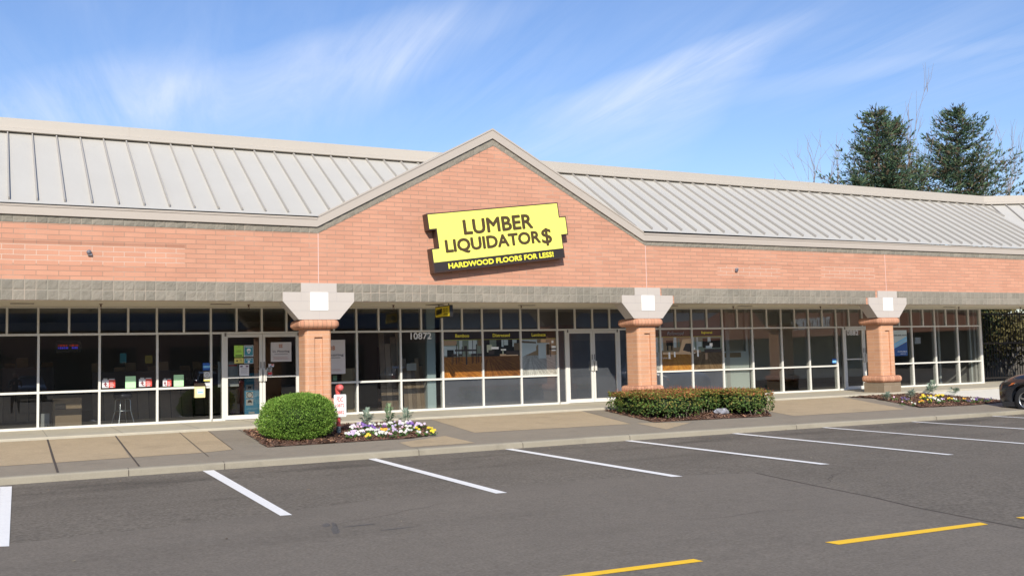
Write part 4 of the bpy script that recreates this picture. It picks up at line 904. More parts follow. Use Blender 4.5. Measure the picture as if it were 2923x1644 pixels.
# brochure holder hanging outside on the bar
p0, p1 = on(V8, 1985, 940, D-.05), on(V8, 2190, 700, D-.05)
bh = root('brochure_box', (p0.x, D-.05, p0.z), 'yellow brochure box with a black lid hooked on the window bar left of the door', 'box')
b = MB(); b.box(p0.x, p1.x, D-.10, D-.035, p0.z, p1.z); b.build('box_body', CRM, bh, bevel=.005)
b = MB(); b.prism([(p0.x-.01, D-.11, p1.z-.01), (p1.x+.01, D-.11, p1.z-.01), (p1.x+.01, D-.035, p1.z+.05), (p0.x-.01, D-.035, p1.z+.05)], (0, 0, .012)); b.build('lid', PD, bh)
b = MB(); w_, h_ = p1.x-p0.x, p1.z-p0.z; b.face([(p0.x+.2*w_, D-.1015, p0.z+.3*h_), (p0.x+.85*w_, D-.1015, p0.z+.3*h_), (p0.x+.85*w_, D-.1015, p0.z+.75*h_), (p0.x+.2*w_, D-.1015, p0.z+.75*h_)]); b.face([(p0.x+.28*w_, D-.103, p0.z+.4*h_), (p0.x+.78*w_, D-.103, p0.z+.42*h_), (p0.x+.76*w_, D-.103, p0.z+.52*h_), (p0.x+.3*w_, D-.103, p0.z+.5*h_)], 1); b.build('front_print', [WP, SKYB], bh)
# bay three: foam boards, property notice, stickers
FB = mat('foam_board', (.50, .52, .47), .8)
q0, q1 = on(VE, 1262, 1035, D+.12), on(VE, 1530, 625, D+.12)
fo = root('foam_board', (q0.x, D+.12, .02), 'pale grey foam board standing in the window with a brown taped strip', 'board')
b = MB(); b.box(13.43, 14.50, D+.10, D+.13, .02, q1.z); b.build('board', FB, fo)
q2, q3 = on(VE, 1265, 692, D+.09), on(VE, 1432, 640, D+.09); b = MB(); b.box(q2.x, q3.x, D+.094, D+.099, q2.z, q3.z); b.build('tape_strip', mat('brown_card', (.24, .16, .08), .7), fo)
def lease(Q, T, O):
    T('503.808.4545', .52, .80, .92, .06, 3, .012)
    k_ = [(1, 0, .0, 1, .27)]
    Q(0, 0, 1, .28, 1); T('AVAILABLE', .62, .17, .66, .045, 4, .01); T('RETAIL', .7, .08, .4, .03, 4, .01)
p_ = on(VF, 1080, 710, D); 
o = card(VF, 1090, 442, 1222, 710, mats=[mat('print_pale_grey', (.50, .56, .55), .5), mat('print_blue', (.015, .075, .26), .5), SKYB, PD, WHT], name='leasing_notice', cat='notice', label='blue and white leasing notice just right of the third brick pillar', deco=lease)
b = MB(); a0, a1 = on(VF, 1090, 710, D-.004), on(VF, 1222, 442, D-.004); w_, h_ = a1.x-a0.x, a1.z-a0.z
for i, (m_, lo_, hi_) in enumerate(((1, .0, .34), (0, .36, .43), (0, .46, .53))):
    b.face([(a0.x, D-.004-.001*i, a0.z+h_*(.26 if m_ == 1 else lo_-.08)), (a1.x, D-.004-.001*i, a0.z+h_*(.26 if m_ == 1 else lo_+.22)), (a1.x, D-.004-.001*i, a0.z+h_*(hi_+.22 if m_ == 0 else .55)), (a0.x, D-.004-.001*i, a0.z+h_*(hi_-.08 if m_ == 0 else .27))], m_)
st = b.build('stripes', [SKYB, MATS['print_blue']]); st.parent = o; st.matrix_parent_inverse = Matrix.Translation(-o.location)
card(VF, 455, 735, 497, 785, mats=[NAVY, SKYB], name='sticker', cat='sticker', label='small blue sticker low on the pane left of the 10882 door', deco=lambda Q, T, O: Q(.1, .15, .95, .6, 1))
card(VF, 1300, 518, 1355, 585, D+.3, mats=[WP], name='wall_box', cat='box', label='small white control box on the pale column behind the glass', th=.05)
card(VB, 1165, 955, 1180, 960, mats=[WP], name='sticker', cat='sticker', label='tiny white sticker low on the right door leaf') if False else None

# ================================================================== THINGS INSIDE
def inside_box(name, V, x0, y0, x1, y1, d, th, m_, label, cat, z0=.012):
    p, q = on(V, x0, y1, d), on(V, x1, y0, d); r_ = root(name, ((p.x+q.x)/2, d, z0), label, cat); b = MB(); b.box(p.x, q.x, d, d+th, z0, q.z); return r_, b, p, q
r_, b, p, q = inside_box('cabinet', VA, 545, 1030, 845, 1350, 3.25, .5, None, 'tan wooden cabinet with a dark square opening behind the left window', 'cabinet')
b.build('carcass', mat('tan_board', (.30, .21, .13), .7), r_); b = MB(); a, c = on(VA, 570, 1155, 3.24), on(VA, 680, 1095, 3.24); b.box(a.x, c.x, 3.235, 3.249, a.z, c.z); b.build('opening', PD, r_)
r_, b, p, q = inside_box('carton', VA, 425, 1195, 512, 1365, 3.0, .4, None, 'pale grey carton on the floor left of the tan cabinet', 'box')
b.build('carton_body', mat('grey_card', (.34, .34, .33), .8), r_); b = MB(); a, c = on(VA, 487, 1350, 2.99), on(VA, 500, 1315, 2.99); b.box(a.x, c.x, 2.992, 2.999, a.z, c.z); b.build('carton_label', PD, r_)
# bar stool
c = on(VA, 1270, 1200, 3.1); c.z = 0; zt = on(VA, 1270, 1035, 3.1).z; SX = c.x
st = root('bar_stool', (SX, 3.1, .012), 'chrome legged bar stool with a dark padded seat behind the left window', 'stool')
b = MB(); b.lathe([(0, zt+.0), (.19, zt+.0), (.215, zt+.03), (.21, zt+.09), (.15, zt+.115), (0, zt+.12)], (SX, 3.1, 0), 'Z', 24); b.build('seat', mat('navy_vinyl', (.03, .03, .05), .4), st)
for k in range(4):
    t = R(45+90*k+20); dx, dy = math.cos(t), math.sin(t); b = MB()
    b.tube([(SX+dx*.02, 3.1+dy*.02, zt-.02), (SX+dx*.14, 3.1+dy*.14, zt-.022), (SX+dx*.17, 3.1+dy*.17, zt-.06), (SX+dx*.18, 3.1+dy*.18, .30), (SX+dx*.26, 3.1+dy*.26, .013)], .011, 8); b.build('leg', STEEL, st)
b = MB(); b.tube([(SX+.19*math.cos(t/16*2*math.pi), 3.1+.19*math.sin(t/16*2*math.pi), .31) for t in range(17)], .010, 8); b.build('foot_ring', STEEL, st)
# sloping plank racks
def rack(x0, x1, d, h, n, c1, c2, label, lean=.35, name='plank_rack', lo=0):
    r_ = root(name, ((x0+x1)/2, d, .012), label, 'display rack', 'flooring sample racks inside the shop'); w_ = (x1-x0)/n
    for k in range(n):
        hh = h*(1-.08*((k*5) % 3)); b = MB(); xa = x0+k*w_
        M4 = Matrix.Translation((xa, d, .015)) @ Matrix.Rotation(-lean, 4, 'X')
        b.box(0, w_*.94, 0, .02, lo, hh, 0, M4); b.build('sample_plank', mat('plank_%d' % ((k+int(x0*10)) % 5), tuple(c1[i]+(c2[i]-c1[i])*(((k*37) % 10)/10) for i in range(3)), .4, var=.3, vscale=5.), r_)
    b = MB(); b.box(x0, x1, d+.28, d+.34, .012, h*.8); b.build('rack_frame', DKBR, r_); return r_
rack(-4.25, -1.9, 4.6, 1.5, 9, (.2, .14, .09), (.34, .25, .17), 'dark rack of sloping floor samples behind the bar stool')
rack(-8.5, -5.0, 6.5, 1.7, 12, (.14, .10, .07), (.24, .18, .12), 'dark rack of floor samples deep inside at the far left')
rack(-1.6, .3, 6.0, 1.5, 8, (.24, .12, .07), (.38, .2, .11), 'reddish rack of floor samples seen through the right door leaf')
a, c = on(VC, 775, 1290, 3.3), on(VC, 985, 540, 3.3)
rack(a.x, c.x+.1, 3.2, 2.1, 4, (.36, .18, .09), (.5, .3, .16), 'tall brown floor boards leaning behind the pane left of number 10872', .10)
a, c = on(VC, 1050, 1310, 2.95), on(VC, 1245, 800, 2.95)
rack(a.x, c.x+.12, 2.92, 1.36, 5, (.52, .27, .10), (.70, .42, .17), 'sunlit honey coloured floor boards leaning under number 10872', .12)
r_, b, p, q = inside_box('beige_board', VC, 318, 830, 462, 1360, 2.9, .05, None, 'beige board standing behind the pane right of the first pillar', 'board'); b.build('board', mat('beige_laminate', (.42, .32, .19), .6, var=.15, vscale=3.), r_); b = MB(); b.box(q.x-.05, q.x-.02, 2.893, 2.899, .02, q.z-.01); b.build('edge_strip', PM, r_)
card(VC, 1110, 505, 1325, 700, 4.0, mats=[mat('chart_paper', (.30, .29, .22), .7), PM, PD], name='wall_chart', cat='chart', label='faded wall chart inside above the honey coloured boards', deco=lambda Q, T, O: (Q(.55, .0, .95, .35, 1), Q(.1, .2, .2, .5, 1), Q(.6, .6, .9, .66, 2)))
card(VC, 1080, 772, 1192, 860, 2.85, mats=[GP, GRP], name='price_card', cat='card', label='grey price card above the honey coloured boards', deco=lambda Q, T, O: lines(Q, .1, .9, .2, .8, 4, 1, .3))
card((3.622, 450, 850), 745, 895, 822, 1150, 3.6, mats=[mat('mustard_board', (.22, .17, .04), .7), PD], name='notice', label='mustard panel deep inside behind the left door leaf', deco=lambda Q, T, O: lines(Q, .3, .6, .1, .9, 6, 1, .2))
# LED sign : two short glowing lines
p, q = on(VA, 600, 545, 4.5), on(VA, 820, 465, 4.5); led = root('led_sign', ((p.x+q.x)/2, 4.5, p.z), 'small glowing red and blue sign hanging deep inside the left window', 'sign')
b = MB(); b.box(p.x-.05, q.x+.05, 4.5, 4.55, p.z-.05, q.z+.05); b.build('sign_case', PD, led)
def dashes(z, mt_, nm):
    b = MB(); x = p.x
    while x < q.x-.02:
        w_ = rnd.uniform(.02, .06); h_ = rnd.uniform(.03, .05)
        if not (.42 < (x-p.x)/(q.x-p.x) < .52): b.box(x, x+w_, 4.494, 4.499, z-h_/2, z+h_/2)
        x += w_+rnd.uniform(.008, .02)
    b.build(nm, mt_, led)
dashes(q.z-.06, mat('led_red', (.3, .02, .02), .5, emit=((1, .08, .05), .12)), 'red_line'); dashes(p.z+.06, mat('led_blue', (.02, .02, .4), .5, emit=((.1, .08, 1), .25)), 'blue_line')

# ================================================================== PLANTS
def leafq(b, p, s, n, col, asp_=.55, mi=0):
    n = n.normalized(); a = n.orthogonal().normalized(); a = Matrix.Rotation(rnd.uniform(0, 6.28), 3, n) @ a; c = n.cross(a)
    b.face([p-a*s, p+c*s*asp_, p+a*s, p-c*s*asp_], mi, None, col)
def rv(): 
    v = Vector((rnd.gauss(0, 1), rnd.gauss(0, 1), rnd.gauss(0, 1))); return v.normalized()
# clipped round shrub
SC = Vector((-1.08, -2.2, .235))
bush = root('clipped_shrub', (SC.x, SC.y, walkz(SC.y)), 'rounded bright green clipped shrub in the bed before the first pillar', 'shrub')
def bsurf(d):   # radius of the shrub in direction d
    rx = .68 if d.x > 0 else .80; rz_ = .465 if d.z > 0 else .46
    e = 2.35
    r = (abs(d.x/rx)**e+abs(d.y/.80)**e+abs(d.z/rz_)**e)**(-1/e)
    tiltz = .06*d.x if d.z > 0 else 0
    return r*(1+.07*noise.noise(d*2.3)+.05*noise.noise(d*6.5)+.03*noise.noise(d*14)+tiltz)
b = MB(); vs = []; fs = []; nu, nv = 40, 20
for j in range(nv+1):
    for i in range(nu):
        th = math.pi*j/nv; ph = 2*math.pi*i/nu; d = Vector((math.sin(th)*math.cos(ph), math.sin(th)*math.sin(ph), math.cos(th))); vs.append(SC+d*bsurf(d)*.78)
for j in range(nv):
    for i in range(nu): fs.append((j*nu+i, (j+1)*nu+i, (j+1)*nu+(i+1) % nu, j*nu+(i+1) % nu))
b.idx(vs, fs, 0, (.03, .055, .015), True); b.build('dark_core', LEAF, bush)  # solid core coloured dark for the shade inside the shrub
b = MB(); pal = [(.15, .28, .04), (.20, .34, .055), (.10, .19, .03), (.27, .41, .08)]
for _ in range(36000):
    d = rv(); r = bsurf(d); p = SC+d*(r*rnd.uniform(.80, 1.0)*(1.05 if rnd.random() < .03 else 1)); 
    if p.z < walkz(p.y)+.02: continue
    dr = (d*.7+rv()*.8+Vector((0, 0, .45))).normalized(); s = rnd.uniform(.012, .022); sd = dr.cross(rv()).normalized()*s*.42
    c = jit(rnd.choice(pal), .18); b.face([p-sd, p+sd, p+dr*s*2.2], 0, None, c)
    if rnd.random() < .6: dr2 = (dr+rv()*.6).normalized(); b.face([p-sd, p+sd, p+dr2*s*1.8], 0, None, jit(rnd.choice(pal), .2))
b.build('foliage', LEAF, bush)
for k in range(5): t = k*1.3; b = MB(); b.tube([(SC.x+.1*math.cos(t), SC.y+.1*math.sin(t), walkz(SC.y)-.02), (SC.x+.22*math.cos(t), SC.y+.2*math.sin(t), .02)], .018, 6); b.build('stem', BARK, bush)
# clipped hedge
hed = root('clipped_hedge', (8.8, -1.8, walkz(-1.8)), 'low leafy hedge with reddish tips in the bed before the second pillar', 'hedge')
def htop(x, y): return .405+.02*math.sin(x*2.2+1)+.03*noise.noise(Vector((x*1.8, y*1.8, 4)))-.012*(x-7)
lobes = [(7.75, -.95, .62, .52), (7.50, -1.9, .55, .75), (7.62, -2.45, .70, .62), (8.6, -1.8, .65, .66), (9.25, -1.75, .55, .64), (9.75, -2.62, .58, .68), (10.05, -1.9, .60, .70), (8.6, -1.2, .75, .6), (9.6, -1.2, .8, .6), (10.5, -1.4, .62, .7)]
def inh(x, y): return max((1-((x-a)/ra)**4-((y-c)/rc)**4) for a, c, ra, rc in lobes)
b = MB()
for (a, c, ra, rc) in lobes:
    vs = []; fs = []; nu, nv = 20, 8
    for j in range(nv+1):
        for i in range(nu):
            t = 2*math.pi*i/nu; z = walkz(c)+.10+(htop(a, c)-.09-walkz(c)-.10)*j/nv; k_ = (.66+.12*math.sin(math.pi*j/nv)) if 0 < j < nv else (.45 if j == 0 else .70)
            cxx, sxx = math.cos(t), math.sin(t); q = (abs(cxx)**4+abs(sxx)**4)**(-.25); vs.append((a+ra*k_*cxx*q, c+rc*k_*sxx*q, z))
    for j in range(nv):
        for i in range(nu): fs.append((j*nu+i, j*nu+(i+1) % nu, (j+1)*nu+(i+1) % nu, (j+1)*nu+i))
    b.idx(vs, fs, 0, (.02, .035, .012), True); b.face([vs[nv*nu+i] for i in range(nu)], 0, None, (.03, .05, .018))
b.build('dark_core', LEAF, hed)  # solid cores, dark colour standing for shade behind the hedge leaves
b = MB(); cnt = 0
while cnt < 26000:
    a, c, ra, rc = rnd.choice(lobes); ff = rnd.random(); 
    if ff < .42:
        x, y = a+ra*rnd.uniform(-1, 1), c+rc*rnd.uniform(-1, 1)
        if inh(x, y) <= .02: continue
        z = htop(x, y)+rnd.uniform(-.09, .035); n_ = Vector((0, 0, 1))+rv()*.8; top = True
    else:
        t = rnd.uniform(0, 2*math.pi); cxx, sxx = math.cos(t), math.sin(t); q = (abs(cxx)**4+abs(sxx)**4)**(-.25); h = rnd.random(); z0_ = walkz(c)+.04
        k_ = (.78+.22*math.sin(math.pi*min(1, .12+h*.75)))*rnd.uniform(.80, 1.05)+.07*noise.noise(Vector((t*3, h*5, a)))
        x, y = a+ra*cxx*q*k_, c+rc*sxx*q*k_; z = z0_+h*(htop(x, y)-z0_); n_ = Vector((cxx, sxx, .35))+rv()*.8; top = h > .86
        if inh(x, y) > .35: continue
    cnt += 1
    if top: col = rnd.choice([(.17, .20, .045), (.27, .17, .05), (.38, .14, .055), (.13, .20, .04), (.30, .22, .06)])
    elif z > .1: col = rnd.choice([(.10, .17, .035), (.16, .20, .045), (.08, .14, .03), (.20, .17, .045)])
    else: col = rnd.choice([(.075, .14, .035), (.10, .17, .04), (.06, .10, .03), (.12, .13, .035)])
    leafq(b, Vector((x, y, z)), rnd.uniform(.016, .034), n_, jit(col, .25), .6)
for _ in range(700):   # reddish shoots above the top
    a, c, ra, rc = rnd.choice(lobes); x, y = a+ra*rnd.uniform(-.95, .95), c+rc*rnd.uniform(-.95, .95)
    if inh(x, y) < .05 or x > 10.2: continue
    z = htop(x, y)-.02; p = Vector((x, y, z)); q = p+Vector((rnd.uniform(-.03, .03), rnd.uniform(-.03, .03), rnd.uniform(.05, .13)))
    b.face([p+Vector((-.003, 0, 0)), p+Vector((.003, 0, 0)), q], 0, None, (.25, .08, .05))
    for s in (.5, .75, 1.): leafq(b, p.lerp(q, s), .011, rv(), jit((.42, .13, .07), .3), .6)
b.build('foliage', LEAF, hed)
b = MB()
for _ in range(70):
    a, c, ra, rc = rnd.choice(lobes[:3]+lobes[3:6]); x, y = a+rnd.uniform(-.35, .35), c-rc*rnd.uniform(.3, .75)
    b.tube([(x, y, walkz(y)), (x+rnd.uniform(-.06, .06), y+rnd.uniform(-.05, .1), walkz(y)+.14), (x+rnd.uniform(-.1, .1), y+rnd.uniform(-.1, .15), .16)], [.008, .006, .003], 5)
b.build('stem', TWIG, hed)
# plastic bag under the hedge
q = Vector((9.08, -2.62, walkz(-2.62))); b = MB(); vs = []; fs = []; nu, nv = 22, 10
for j in range(nv+1):
    for i in range(nu):
        th = math.pi*j/nv; ph = 2*math.pi*i/nu; d = Vector((math.sin(th)*math.cos(ph), math.sin(th)*math.sin(ph), math.cos(th)))
        r = 1+.35*noise.noise(d*3.1)+.2*noise.noise(d*8); vs.append(q+Vector((d.x*.21*r, d.y*.12*r, .075+d.z*.085*r)))
for j in range(nv):
    for i in range(nu): fs.append((j*nu+i, (j+1)*nu+i, (j+1)*nu+(i+1) % nu, j*nu+(i+1) % nu))
b.idx(vs, fs, 0); tag(b.build('plastic_bag', mat('grey_plastic_film', (.27, .27, .30), .3, var=.4, vscale=14.), origin=q), 'crumpled grey plastic bag lying under the front of the hedge', 'bag')
# dusty miller
def miller(name, x, y, h, wd_, label, grp, col=(.26, .33, .25), n=34):
    r_ = root(name, (x, y, walkz(y)), label, 'plant', grp); b = MB(); s_ = MB()
    for k in range(n):
        t = rnd.uniform(0, 6.28); e = rnd.uniform(.15, 1.); z = walkz(y)+h*(1-.7*e*e)*rnd.uniform(.35, 1.); tip = Vector((x+math.cos(t)*wd_*e, y+math.sin(t)*wd_*e, z)); base = Vector((x+math.cos(t)*.03, y+math.sin(t)*.03, walkz(y)+.02+.5*max(0, z-walkz(y)-.05)))
        dv_ = (tip-base); sd = dv_.cross(Vector((0, 0, 1))).normalized(); c = jit(col, .22)
        for m_ in range(6):
            f = .35+.65*m_/5; pc_ = base.lerp(tip, f)+Vector((0, 0, .04*math.sin(f*3.0))); wv = .040*(1-abs(f-.75)*.9)
            for sg in (-1, 1):
                o_ = sd*sg; e2 = pc_+o_*wv*1.5+dv_.normalized()*wv*.9+Vector((0, 0, rnd.uniform(-.006, .012)))
                b.face([pc_-dv_.normalized()*wv*.35, pc_+dv_.normalized()*wv*.35, e2], 0, None, c)
        s_.tube([base, tip], [.003, .0015], 4, 0, False, True, c)
    b.build('leaves', LEAF, r_); s_.tube([(x, y, walkz(y)-.01), (x, y, walkz(y)+h*.6)], .006, 5, 0, True, True, (.2, .22, .15)); s_.build('stem', LEAF, r_); return r_
miller('silver_foliage_plant', .62, -1.30, .46, .24, 'silvery lobed plant nearest the red standpipe', 'silvery plants at the back of the pansy beds')
miller('silver_foliage_plant', 1.22, -1.05, .50, .19, 'tall silvery green plant in the middle behind the purple pansies', 'silvery plants at the back of the pansy beds', (.22, .32, .18))
miller('silver_foliage_plant', 1.62, -1.02, .42, .24, 'silvery plant at the right end behind the white pansies', 'silvery plants at the back of the pansy beds')
for (px, py, h, w_, lb) in ((430, 350, .26, .22, 'low silvery plant in front of the third pillar plinth'), (980, 300, .30, .20, 'silvery plant behind the dark purple pansy'), (1230, 190, .32, .14, 'thin silvery plant left of the tallest one in the right bed'), (1480, 200, .46, .2, 'tallest silvery plant in the right bed'), (1960, 240, .34, .24, 'silvery plant beside the bright pale slab')):
    q = hit(2480+px/8.05, 1100+py/8.05, -.045, .05); miller('silver_foliage_plant', q.x, min(q.y, -.7), h, w_, lb, 'silvery plants at the back of the pansy beds', n=26)
# pansies
PC = {'white': [(.80, .78, .74), (.7, .7, .62)], 'lilac': [(.60, .48, .72), (.74, .62, .80)], 'purple': [(.16, .06, .38), (.24, .12, .48)], 'yellow': [(.82, .66, .03), (.80, .55, .03)], 'orange': [(.75, .36, .03), (.8, .5, .05)], 'plum': [(.20, .02, .22), (.12, .03, .18)], 'midnight': [(.06, .04, .16), (.10, .06, .20)], 'pink': [(.68, .42, .56), (.7, .55, .6)]}
def pansy(x, y, kind, n, bed, sp=.075):
    zb = walkz(y)+.03; lab = {'round': 'beside the round shrub', 'right': 'right of the third pillar'}[bed]
    r_ = root('pansy', (x, y, zb), '%s pansy clump in the bark bed %s' % (kind, lab), 'flower', 'pansies in the bed %s' % lab)
    b = MB()
    for _ in range(26):
        t = rnd.uniform(0, 6.28); rr2 = rnd.uniform(.0, sp+.015); leafq(b, Vector((x+rr2*math.cos(t), y+rr2*math.sin(t), zb+rnd.uniform(.0, .06))), rnd.uniform(.016, .03), Vector((0, -.3, 1))+rv()*.8, jit(rnd.choice([(.07, .16, .04), (.10, .2, .05), (.05, .11, .03)]), .2), .6)
    b.build('leaves', LEAF, r_); b = MB()
    for _ in range(n):
        t = rnd.uniform(0, 6.28); rr2 = sp*math.sqrt(rnd.random()); p = Vector((x+rr2*math.cos(t), y+rr2*math.sin(t)*.8, zb+rnd.uniform(.05, .10))); n_ = (Vector((-.35, -1, .55))+rv()*.35).normalized()
        a = n_.cross(Vector((0, 0, 1))).normalized(); c_ = n_.cross(a); s = rnd.uniform(.017, .025); col = jit(rnd.choice(PC[kind]), .08)
        for k in range(5):
            tt = R(90+72*k+rnd.uniform(-8, 8)); d = a*math.cos(tt)+c_*math.sin(tt); e = a*-math.sin(tt)+c_*math.cos(tt)
            b.face([p, p+d*s*.6-e*s*.55, p+d*s*1.25-e*s*.2, p+d*s*1.25+e*s*.2, p+d*s*.6+e*s*.55], 0, None, col)
        leafq(b, p+n_*.002, .006, n_, (.10, .03, .15) if kind in ('lilac', 'white', 'pink') and rnd.random() < .5 else (.75, .55, .05), .9)
    b.build('blossoms', PETAL, r_)
# (x, y) measured in the 8.587x view at (960,1160)
fl1 = [(270, 700, 'white', 3), (350, 700, 'lilac', 7), (420, 650, 'lilac', 5), (480, 690, 'white', 4), (380, 540, 'white', 3), (450, 500, 'lilac', 6), (540, 450, 'lilac', 6), (550, 540, 'pink', 4), (500, 600, 'lilac', 3), (640, 450, 'purple', 7), (710, 470, 'purple', 5), (880, 450, 'white', 5), (860, 510, 'purple', 5), (960, 520, 'purple', 5), (1030, 570, 'purple', 4), (800, 570, 'white', 5), (890, 600, 'white', 5), (970, 610, 'white', 4), (600, 650, 'white', 4), (680, 640, 'lilac', 4), (800, 720, 'yellow', 7), (1040, 680, 'white', 5), (1110, 650, 'white', 4), (1180, 680, 'white', 3), (1160, 600, 'orange', 6), (1160, 510, 'plum', 5), (1110, 450, 'white', 5), (1190, 470, 'lilac', 4), (1280, 440, 'white', 3), (1380, 440, 'white', 4), (1350, 570, 'lilac', 6), (1400, 500, 'lilac', 3), (1430, 600, 'lilac', 3), (1430, 710, 'pink', 4), (1500, 400, 'lilac', 5), (1590, 410, 'white', 5), (1600, 460, 'lilac', 5), (1690, 400, 'white', 5), (1800, 400, 'lilac', 5), (1790, 440, 'purple', 4), (1880, 440, 'purple', 5), (1990, 450, 'lilac', 4), (2110, 450, 'lilac', 5), (1590, 550, 'pink', 3), (1700, 520, 'white', 2), (1790, 510, 'white', 3), (1770, 590, 'white', 5), (1580, 650, 'white', 3), (1680, 650, 'white', 3), (2000, 560, 'yellow', 6), (1915, 510, 'lilac', 2), (2280, 560, 'yellow', 5), (2400, 630, 'yellow', 7), (2120, 680, 'white', 2), (2215, 640, 'white', 1)]
for px, py, kd, n in fl1:
    q = hit(960+px/8.587, 1160+(py+62)/8.587, -.015, .05); pansy(q.x, max(-3.2, min(q.y, -.6)), kd, n, 'round', .05 if n < 4 else .07)
fl2 = [(800, 280, 'midnight', 7), (900, 300, 'midnight', 3), (1240, 250, 'yellow', 7), (1300, 220, 'yellow', 5), (1400, 240, 'yellow', 4), (1200, 350, 'orange', 6), (1450, 270, 'white', 7), (1500, 270, 'white', 4), (1400, 330, 'yellow', 3), (1580, 230, 'yellow', 4), (1670, 210, 'yellow', 7), (1580, 340, 'white', 4), (1640, 330, 'white', 3), (1700, 310, 'lilac', 3), (1850, 290, 'yellow', 4), (1950, 290, 'white', 2), (2040, 310, 'white', 2), (2220, 285, 'orange', 4), (2400, 290, 'white', 5), (2310, 340, 'midnight', 4), (2470, 320, 'purple', 3), (2550, 280, 'midnight', 4), (1020, 395, 'white', 2), (765, 375, 'pink', 1), (600, 265, 'pink', 1), (2680, 310, 'midnight', 4), (2790, 290, 'midnight', 4)]
for px, py, kd, n in fl2:
    q = hit(2480+px/8.05, 1100+(py+70)/8.05, -.015, .05); pansy(q.x, max(-3.6, min(q.y, -.5)), kd, n, 'right', .06 if n < 4 else .09)
for _ in range(0): pass

# ================================================================== RED STANDPIPE
PX, PYY = -.19, -1.92; zg = walkz(PYY)
RP = mat('red_enamel', (.62, .09, .075), .45, var=.1, vscale=8.)
sp_ = root('fire_standpipe', (PX, PYY, zg), 'red fire department connection pipe with a white FDC sign beside the round shrub', 'standpipe')
b = MB(); b.tube([(PX, PYY, zg+.16), (PX, PYY, .70)], .045, 16); b.build('pipe', RP, sp_)
b = MB(); b.tube([(PX, PYY, zg-.02), (PX, PYY, zg+.16)], .047, 16); b.build('pipe_foot', mat('grey_green_paint', (.16, .2, .19), .6), sp_)
b = MB(); b.tube([(PX, PYY, .68), (PX, PYY, .76), (PX+.005, PYY-.015, .80), (PX+.02, PYY-.05, .80)], [.05, .06, .062, .062], 16); b.lathe([(0, -.13), (.035, -.13), (.066, -.11), (.07, -.09), (.07, -.05), (.05, -.04)], (PX+.02, PYY, .79), 'Y', 20)
b.build('hose_inlet', RP, sp_)
b = MB(); b.lathe([(0, -.155), (.03, -.152), (.052, -.14), (.055, -.125)], (PX+.02, PYY, .79), 'Y', 18); b.build('inlet_cap', mat('pink_red_cap', (.68, .14, .13), .5), sp_)
sx0, sx1, z0_, z1_ = PX-.115, PX+.14, .205, .655; r_ = .025; ys = PYY-.09
pts = []
for cx_, cz_, a0 in ((sx1-r_, z0_+r_, -90), (sx1-r_, z1_-r_, 0), (sx0+r_, z1_-r_, 90), (sx0+r_, z0_+r_, 180)):
    for k in range(5): t = R(a0+22.5*k); pts.append((cx_+r_*math.cos(t), ys, cz_+r_*math.sin(t)))
b = MB(); b.prism(pts, (0, .004, 0)); pl = b.build('sign_plate', mat('white_sign_enamel', (.86, .86, .84), .4), sp_)
b = MB(); xm = (sx0+sx1)/2
text(b, 'FDC', Vector((xm-.005, ys-.002, .555)), .13, .10, off=.008); text(b, '10872', Vector((xm-.005, ys-.002, .435)), .18, .066, off=.006); text(b, '-', Vector((xm-.005, ys-.002, .37)), .02, .008); text(b, '10882', Vector((xm-.005, ys-.002, .295)), .18, .066, off=.006)
b.build('lettering', RED, pl)
b = MB(); b.tube([(PX, ys+.005, .60), (PX, PYY-.04, .60)], .008, 6); b.tube([(PX, ys+.005, .27), (PX, PYY-.04, .27)], .008, 6); b.build('bolt', STEEL, sp_)

